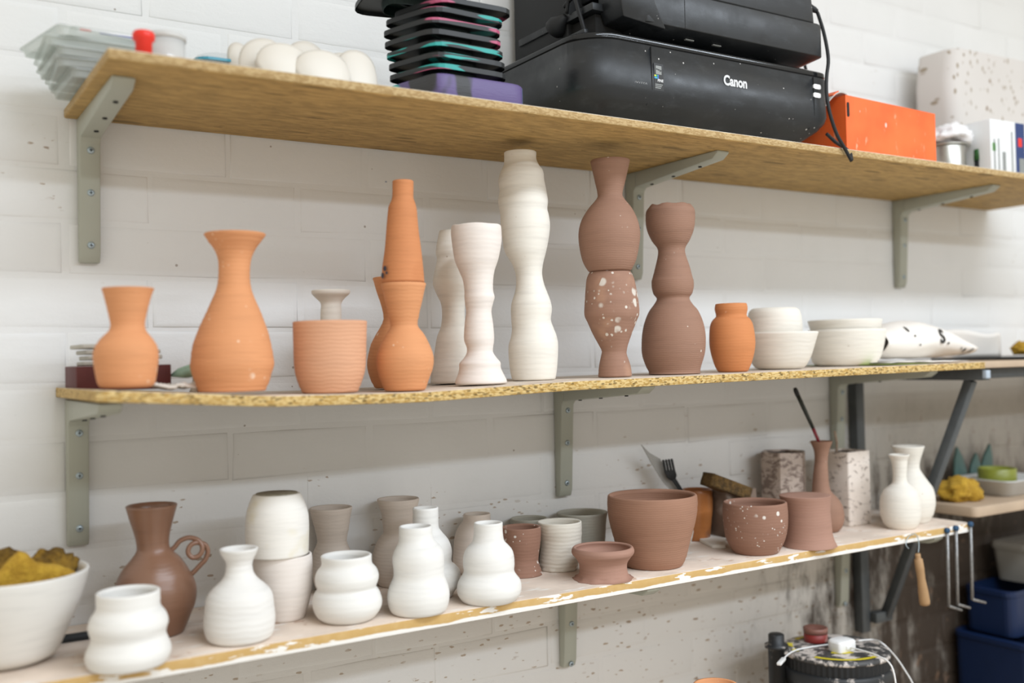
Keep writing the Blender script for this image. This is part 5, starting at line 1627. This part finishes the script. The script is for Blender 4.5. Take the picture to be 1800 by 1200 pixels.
link('cable', tube(spline([Vector((ux0 - 0.008, uy1 - 0.17, 0.060)), Vector((ux0 - 0.010, uy1 - 0.18, 0.10)), Vector((ux0 - 0.008, uy1 - 0.165, 0.15))], 5), 0.0030, 8), MATTB, p2, smooth=True)

# loose power cable at the right of the printers
cb = Vector((at(1497, 283, 0.322).x, -0.322, ZT - 0.006))
cpts = [(1421, 11, 0.27), (1434, 18, 0.27), (1441, 34, 0.285), (1450, 66, 0.30), (1456, 104, 0.315), (1453, 135, 0.318), (1453, 165, 0.318), (1459, 200, 0.32), (1471, 236, 0.321), (1484, 259, 0.3215), (1497, 283, 0.322)]
cbt = thing('power_cable', 'black power cable hanging from the upper printer past the orange box', 'cable', cb)
link('cord', tube(spline([at(*q) - cb for q in cpts], 5), 0.0031, 10), MATTB, cbt, smooth=True)
a, b = at(1421, 11, 0.27) - cb, at(1436, 20, 0.275) - cb
link('connector', tube([a, a.lerp(b, 0.7), b], [0.006, 0.0055, 0.0040], 12), MATTB, cbt, smooth=True)
link('cord_end', tube(spline([at(*q) - cb for q in ((1453, 235, 0.300), (1468, 249, 0.302), (1482, 258, 0.305), (1494, 268, 0.312), (1497, 281, 0.3225))], 5), 0.0031, 10), MATTB, cbt, smooth=True)
link('cable', tube([at(1417, 124, 0.2) - Vector(p2.location), at(1414, 112, 0.2) - Vector(p2.location), at(1411, 98, 0.2) - Vector(p2.location)], 0.0028, 8), MATTB, p2, smooth=True)

# orange cardboard box
bxx0, bxx1, byf, byb = 1.488, 1.747, -0.292, -0.085
hl, hr = 0.1045, 0.0985
ORANGE = NT('scuffed_orange_card')
v_ = ORANGE.coords(scale=(1, 1, 0.35))
a_n = ORANGE.noise(v_, 60, 4, 0.7)
c_ = ORANGE.mix(ORANGE.ramp(ORANGE.noise(ORANGE.coords(), 12, 2), 0.3, 0.7), (0.82, 0.115, 0.018), (0.86, 0.155, 0.030))
c_ = ORANGE.mix(ORANGE.ramp(a_n, 0.60, 0.72, 0, 0.75), c_, (0.78, 0.42, 0.26))
c_ = ORANGE.mix(ORANGE.specks(ORANGE.coords(scale=(1.4, 1.4, 0.8)), 45, 0.25, 9, 0.50), c_, (0.62, 0.55, 0.48))
ORANGE.col(c_)
ORANGE.rough(0.55)
ORG = ORANGE.m
CARDG = plain('grey_card', (0.52, 0.50, 0.47), 0.8)
ob = thing('cardboard_box', 'scuffed bright orange cardboard box with open flap on the top shelf', 'box', (bxx0, byf, ZT + 0.0004))
w_, d_ = bxx1 - bxx0, byb - byf
t_ = 0.003
link('front_panel', extrude_poly([(0, 0), (w_, 0), (w_, hr), (0, hl)], 'y', 0, t_), ORG, ob)
link('back_panel', B(0, w_, d_ - t_, d_, 0, hr), ORG, ob)
link('side_panel', B(0, t_, t_ + 0.0002, d_ - t_ - 0.0002, 0, hl), ORG, ob)
link('side_panel', B(w_ - t_, w_, t_ + 0.0002, d_ - t_ - 0.0002, 0, hr - 0.002), ORG, ob)
link('bottom_panel', B(t_ + 0.0002, w_ - t_ - 0.0002, t_ + 0.0002, d_ - t_ - 0.0002, 0.0002, t_), CARDG, ob)
link('hand_slot', extrude_poly([(0.002 + 0.004 + 0.0034 * math.cos(a), hl - 0.026 + (0.010 if math.sin(a) > 0 else -0.010) + 0.0034 * math.sin(a)) for a in [2 * PI * i / 16 for i in range(16)]], 'y', -0.0006, 0.0008), HOLE, ob)
flap = bmesh.new()
fr_ = []
for i in range(9):
    a = i / 8
    x = 0.012 - 0.060 * a
    z = hl + 0.0015 + 0.016 * math.sin(PI * (0.30 + 0.80 * a)) - 0.012 - 0.012 * a * a
    fr_.append([Vector((x, 0.006, z)), Vector((x, 0.145, z + 0.003)), Vector((x, 0.145, z + 0.0052)), Vector((x, 0.006, z + 0.0022))])
ringloft(flap, fr_)
fo = link('open_flap', flap, CARDG, ob, smooth=False)
link('flap_lip', ringloft(bmesh.new(), [[p + Vector((0.0, -0.0002, 0.0023)) for p in r] for r in fr_[3:6]]), ORG, ob)

# tin, bag, cartons
a = at(1672, 290, 0.20)
tn = thing('tin_can', 'dull silver tin can right of the orange box', 'can', (1.925, -0.195, ZT + 0.0004))
TIN = plain('dull_tin', (0.42, 0.41, 0.37), 0.32, 0.85, 0.15, 40, 0.02)
link('body', lathe([(0.0005, 0), (0.036, 0), (0.0375, 0.003), (0.036, 0.005), (0.036, 0.066), (0.0355, 0.068), (0.0005, 0.068)], 36), TIN, tn, smooth=True)
link('rim', lathe([(0.0355, 0.0682), (0.0385, 0.0682), (0.0392, 0.071), (0.0375, 0.073), (0.034, 0.073), (0.034, 0.0690)], 36), TIN, tn, smooth=True)
blob('plastic_bag', 'crumpled white plastic bag lying on the tin can', 'bag', (1.945, -0.190, ZT + 0.0004 + 0.0735 + 0.0205), (0.060, 0.040, 0.026), plain('white_bag_film', (0.80, 0.79, 0.79), 0.35, 0, 0.03), 0.40, 1.5, 4, 3, flat=0.0195)
pj = at(1716, 275, 0.22)
tag(link('small_carton', B(-0.024, 0.024, -0.03, 0.03, 0, 0.042), plain('mauve_card', (0.30, 0.25, 0.26), 0.7, 0, 0.1), loc=(2.000 + 0.012, -0.150, ZT + 0.0004), rot=(0, 0, 0.15), bevel=0.001),
    'small mauve carton between the tin can and the white and blue carton', 'carton')
gl = thing('marker_pen', 'dark green capped marker pen standing between the tin and the carton', 'pen', (1.985, -0.225, ZT + 0.0004))
link('barrel', lathe([(0.0005, 0), (0.007, 0), (0.0072, 0.04), (0.0005, 0.04)], 16), MATTB, gl, smooth=True)
link('cap', lathe([(0.0005, 0.0402), (0.008, 0.0402), (0.0075, 0.062), (0.006, 0.064), (0.0005, 0.064)], 16), plain('dark_green_cap', (0.02, 0.10, 0.02), 0.4), gl, smooth=True)
wc = thing('tool_carton', 'white carton with blue stripe and printed tools near the right end of the top shelf', 'carton', (2.035, -0.262, ZT + 0.0004), -0.06)
WCARD = plain('white_card', (0.74, 0.75, 0.75), 0.5, 0, 0.03)
BLUEPR = plain('navy_print', (0.025, 0.05, 0.16), 0.5)
link('body', B(-0.056, 0.056, 0.0, 0.06, 0, 0.122), WCARD, wc, bevel=0.0012)
link('blue_stripe', B(0.026, 0.0562, -0.0006, 0.0, 0.002, 0.1205), BLUEPR, wc)
for (x0_, x1_, z0_, z1_, mm) in ((-0.046, -0.042, 0.01, 0.080, GREYPR), (-0.032, -0.028, 0.012, 0.082, GREYPR), (-0.018, -0.008, 0.012, 0.055, GREYPR), (0.012, 0.016, 0.012, 0.100, GREYPR), (-0.050, -0.040, 0.055, 0.072, plain('green_print', (0.10, 0.30, 0.06), 0.6))):
    link('printed_tool', B(x0_, x1_, -0.0005, 0.0, z0_, z1_), mm, wc)
link('red_print', B(0.034, 0.046, -0.0011, -0.0007, 0.070, 0.088), REDP, wc)
link('pale_print', B(0.036, 0.054, -0.0011, -0.0007, 0.012, 0.045), GREYPR, wc)

# patterned wrapped parcel
k = NT('sprig_print')
v_ = k.coords()
bs = k.noise(v_, 5, 2)
c_ = k.mix(bs, (0.60, 0.565, 0.53), (0.66, 0.63, 0.60))
vs2 = k.coords(scale=(1, 0.3, 0.8))
sp = k.specks(vs2, 62, 0.42, 60, 0.25)
sp2 = k.specks(k.coords(scale=(1.3, 0.3, 0.6)), 85, 0.42, 25, 0.2)
c_ = k.mix(sp, c_, (0.30, 0.23, 0.17))
c_ = k.mix(sp2, c_, (0.34, 0.28, 0.21))
k.col(c_)
k.rough(0.8)
bm = bmesh.new()
lev = []
for i in range(9):
    z = 0.318 * i / 8
    s = 1 + 0.02 * math.sin(i * 1.3)
    wig = 0.006 * math.sin(i * 0.9)
    lev.append([Vector((x + wig, y, z + (0.02 * x if i == 8 else 0))) for x, y in rrect(-0.155 * s, 0.155, -0.05, 0.05, (0.030, 0.01, 0.01, 0.02), 6)])
ringloft(bm, lev)
o = link('wrapped_parcel', bm, k.m, loc=(2.188, -0.092, ZT + 0.0004), smooth=False, bevel=0.003)
tag(o, 'large white sprig-patterned wrapped parcel standing at the right end of the top shelf', 'parcel')
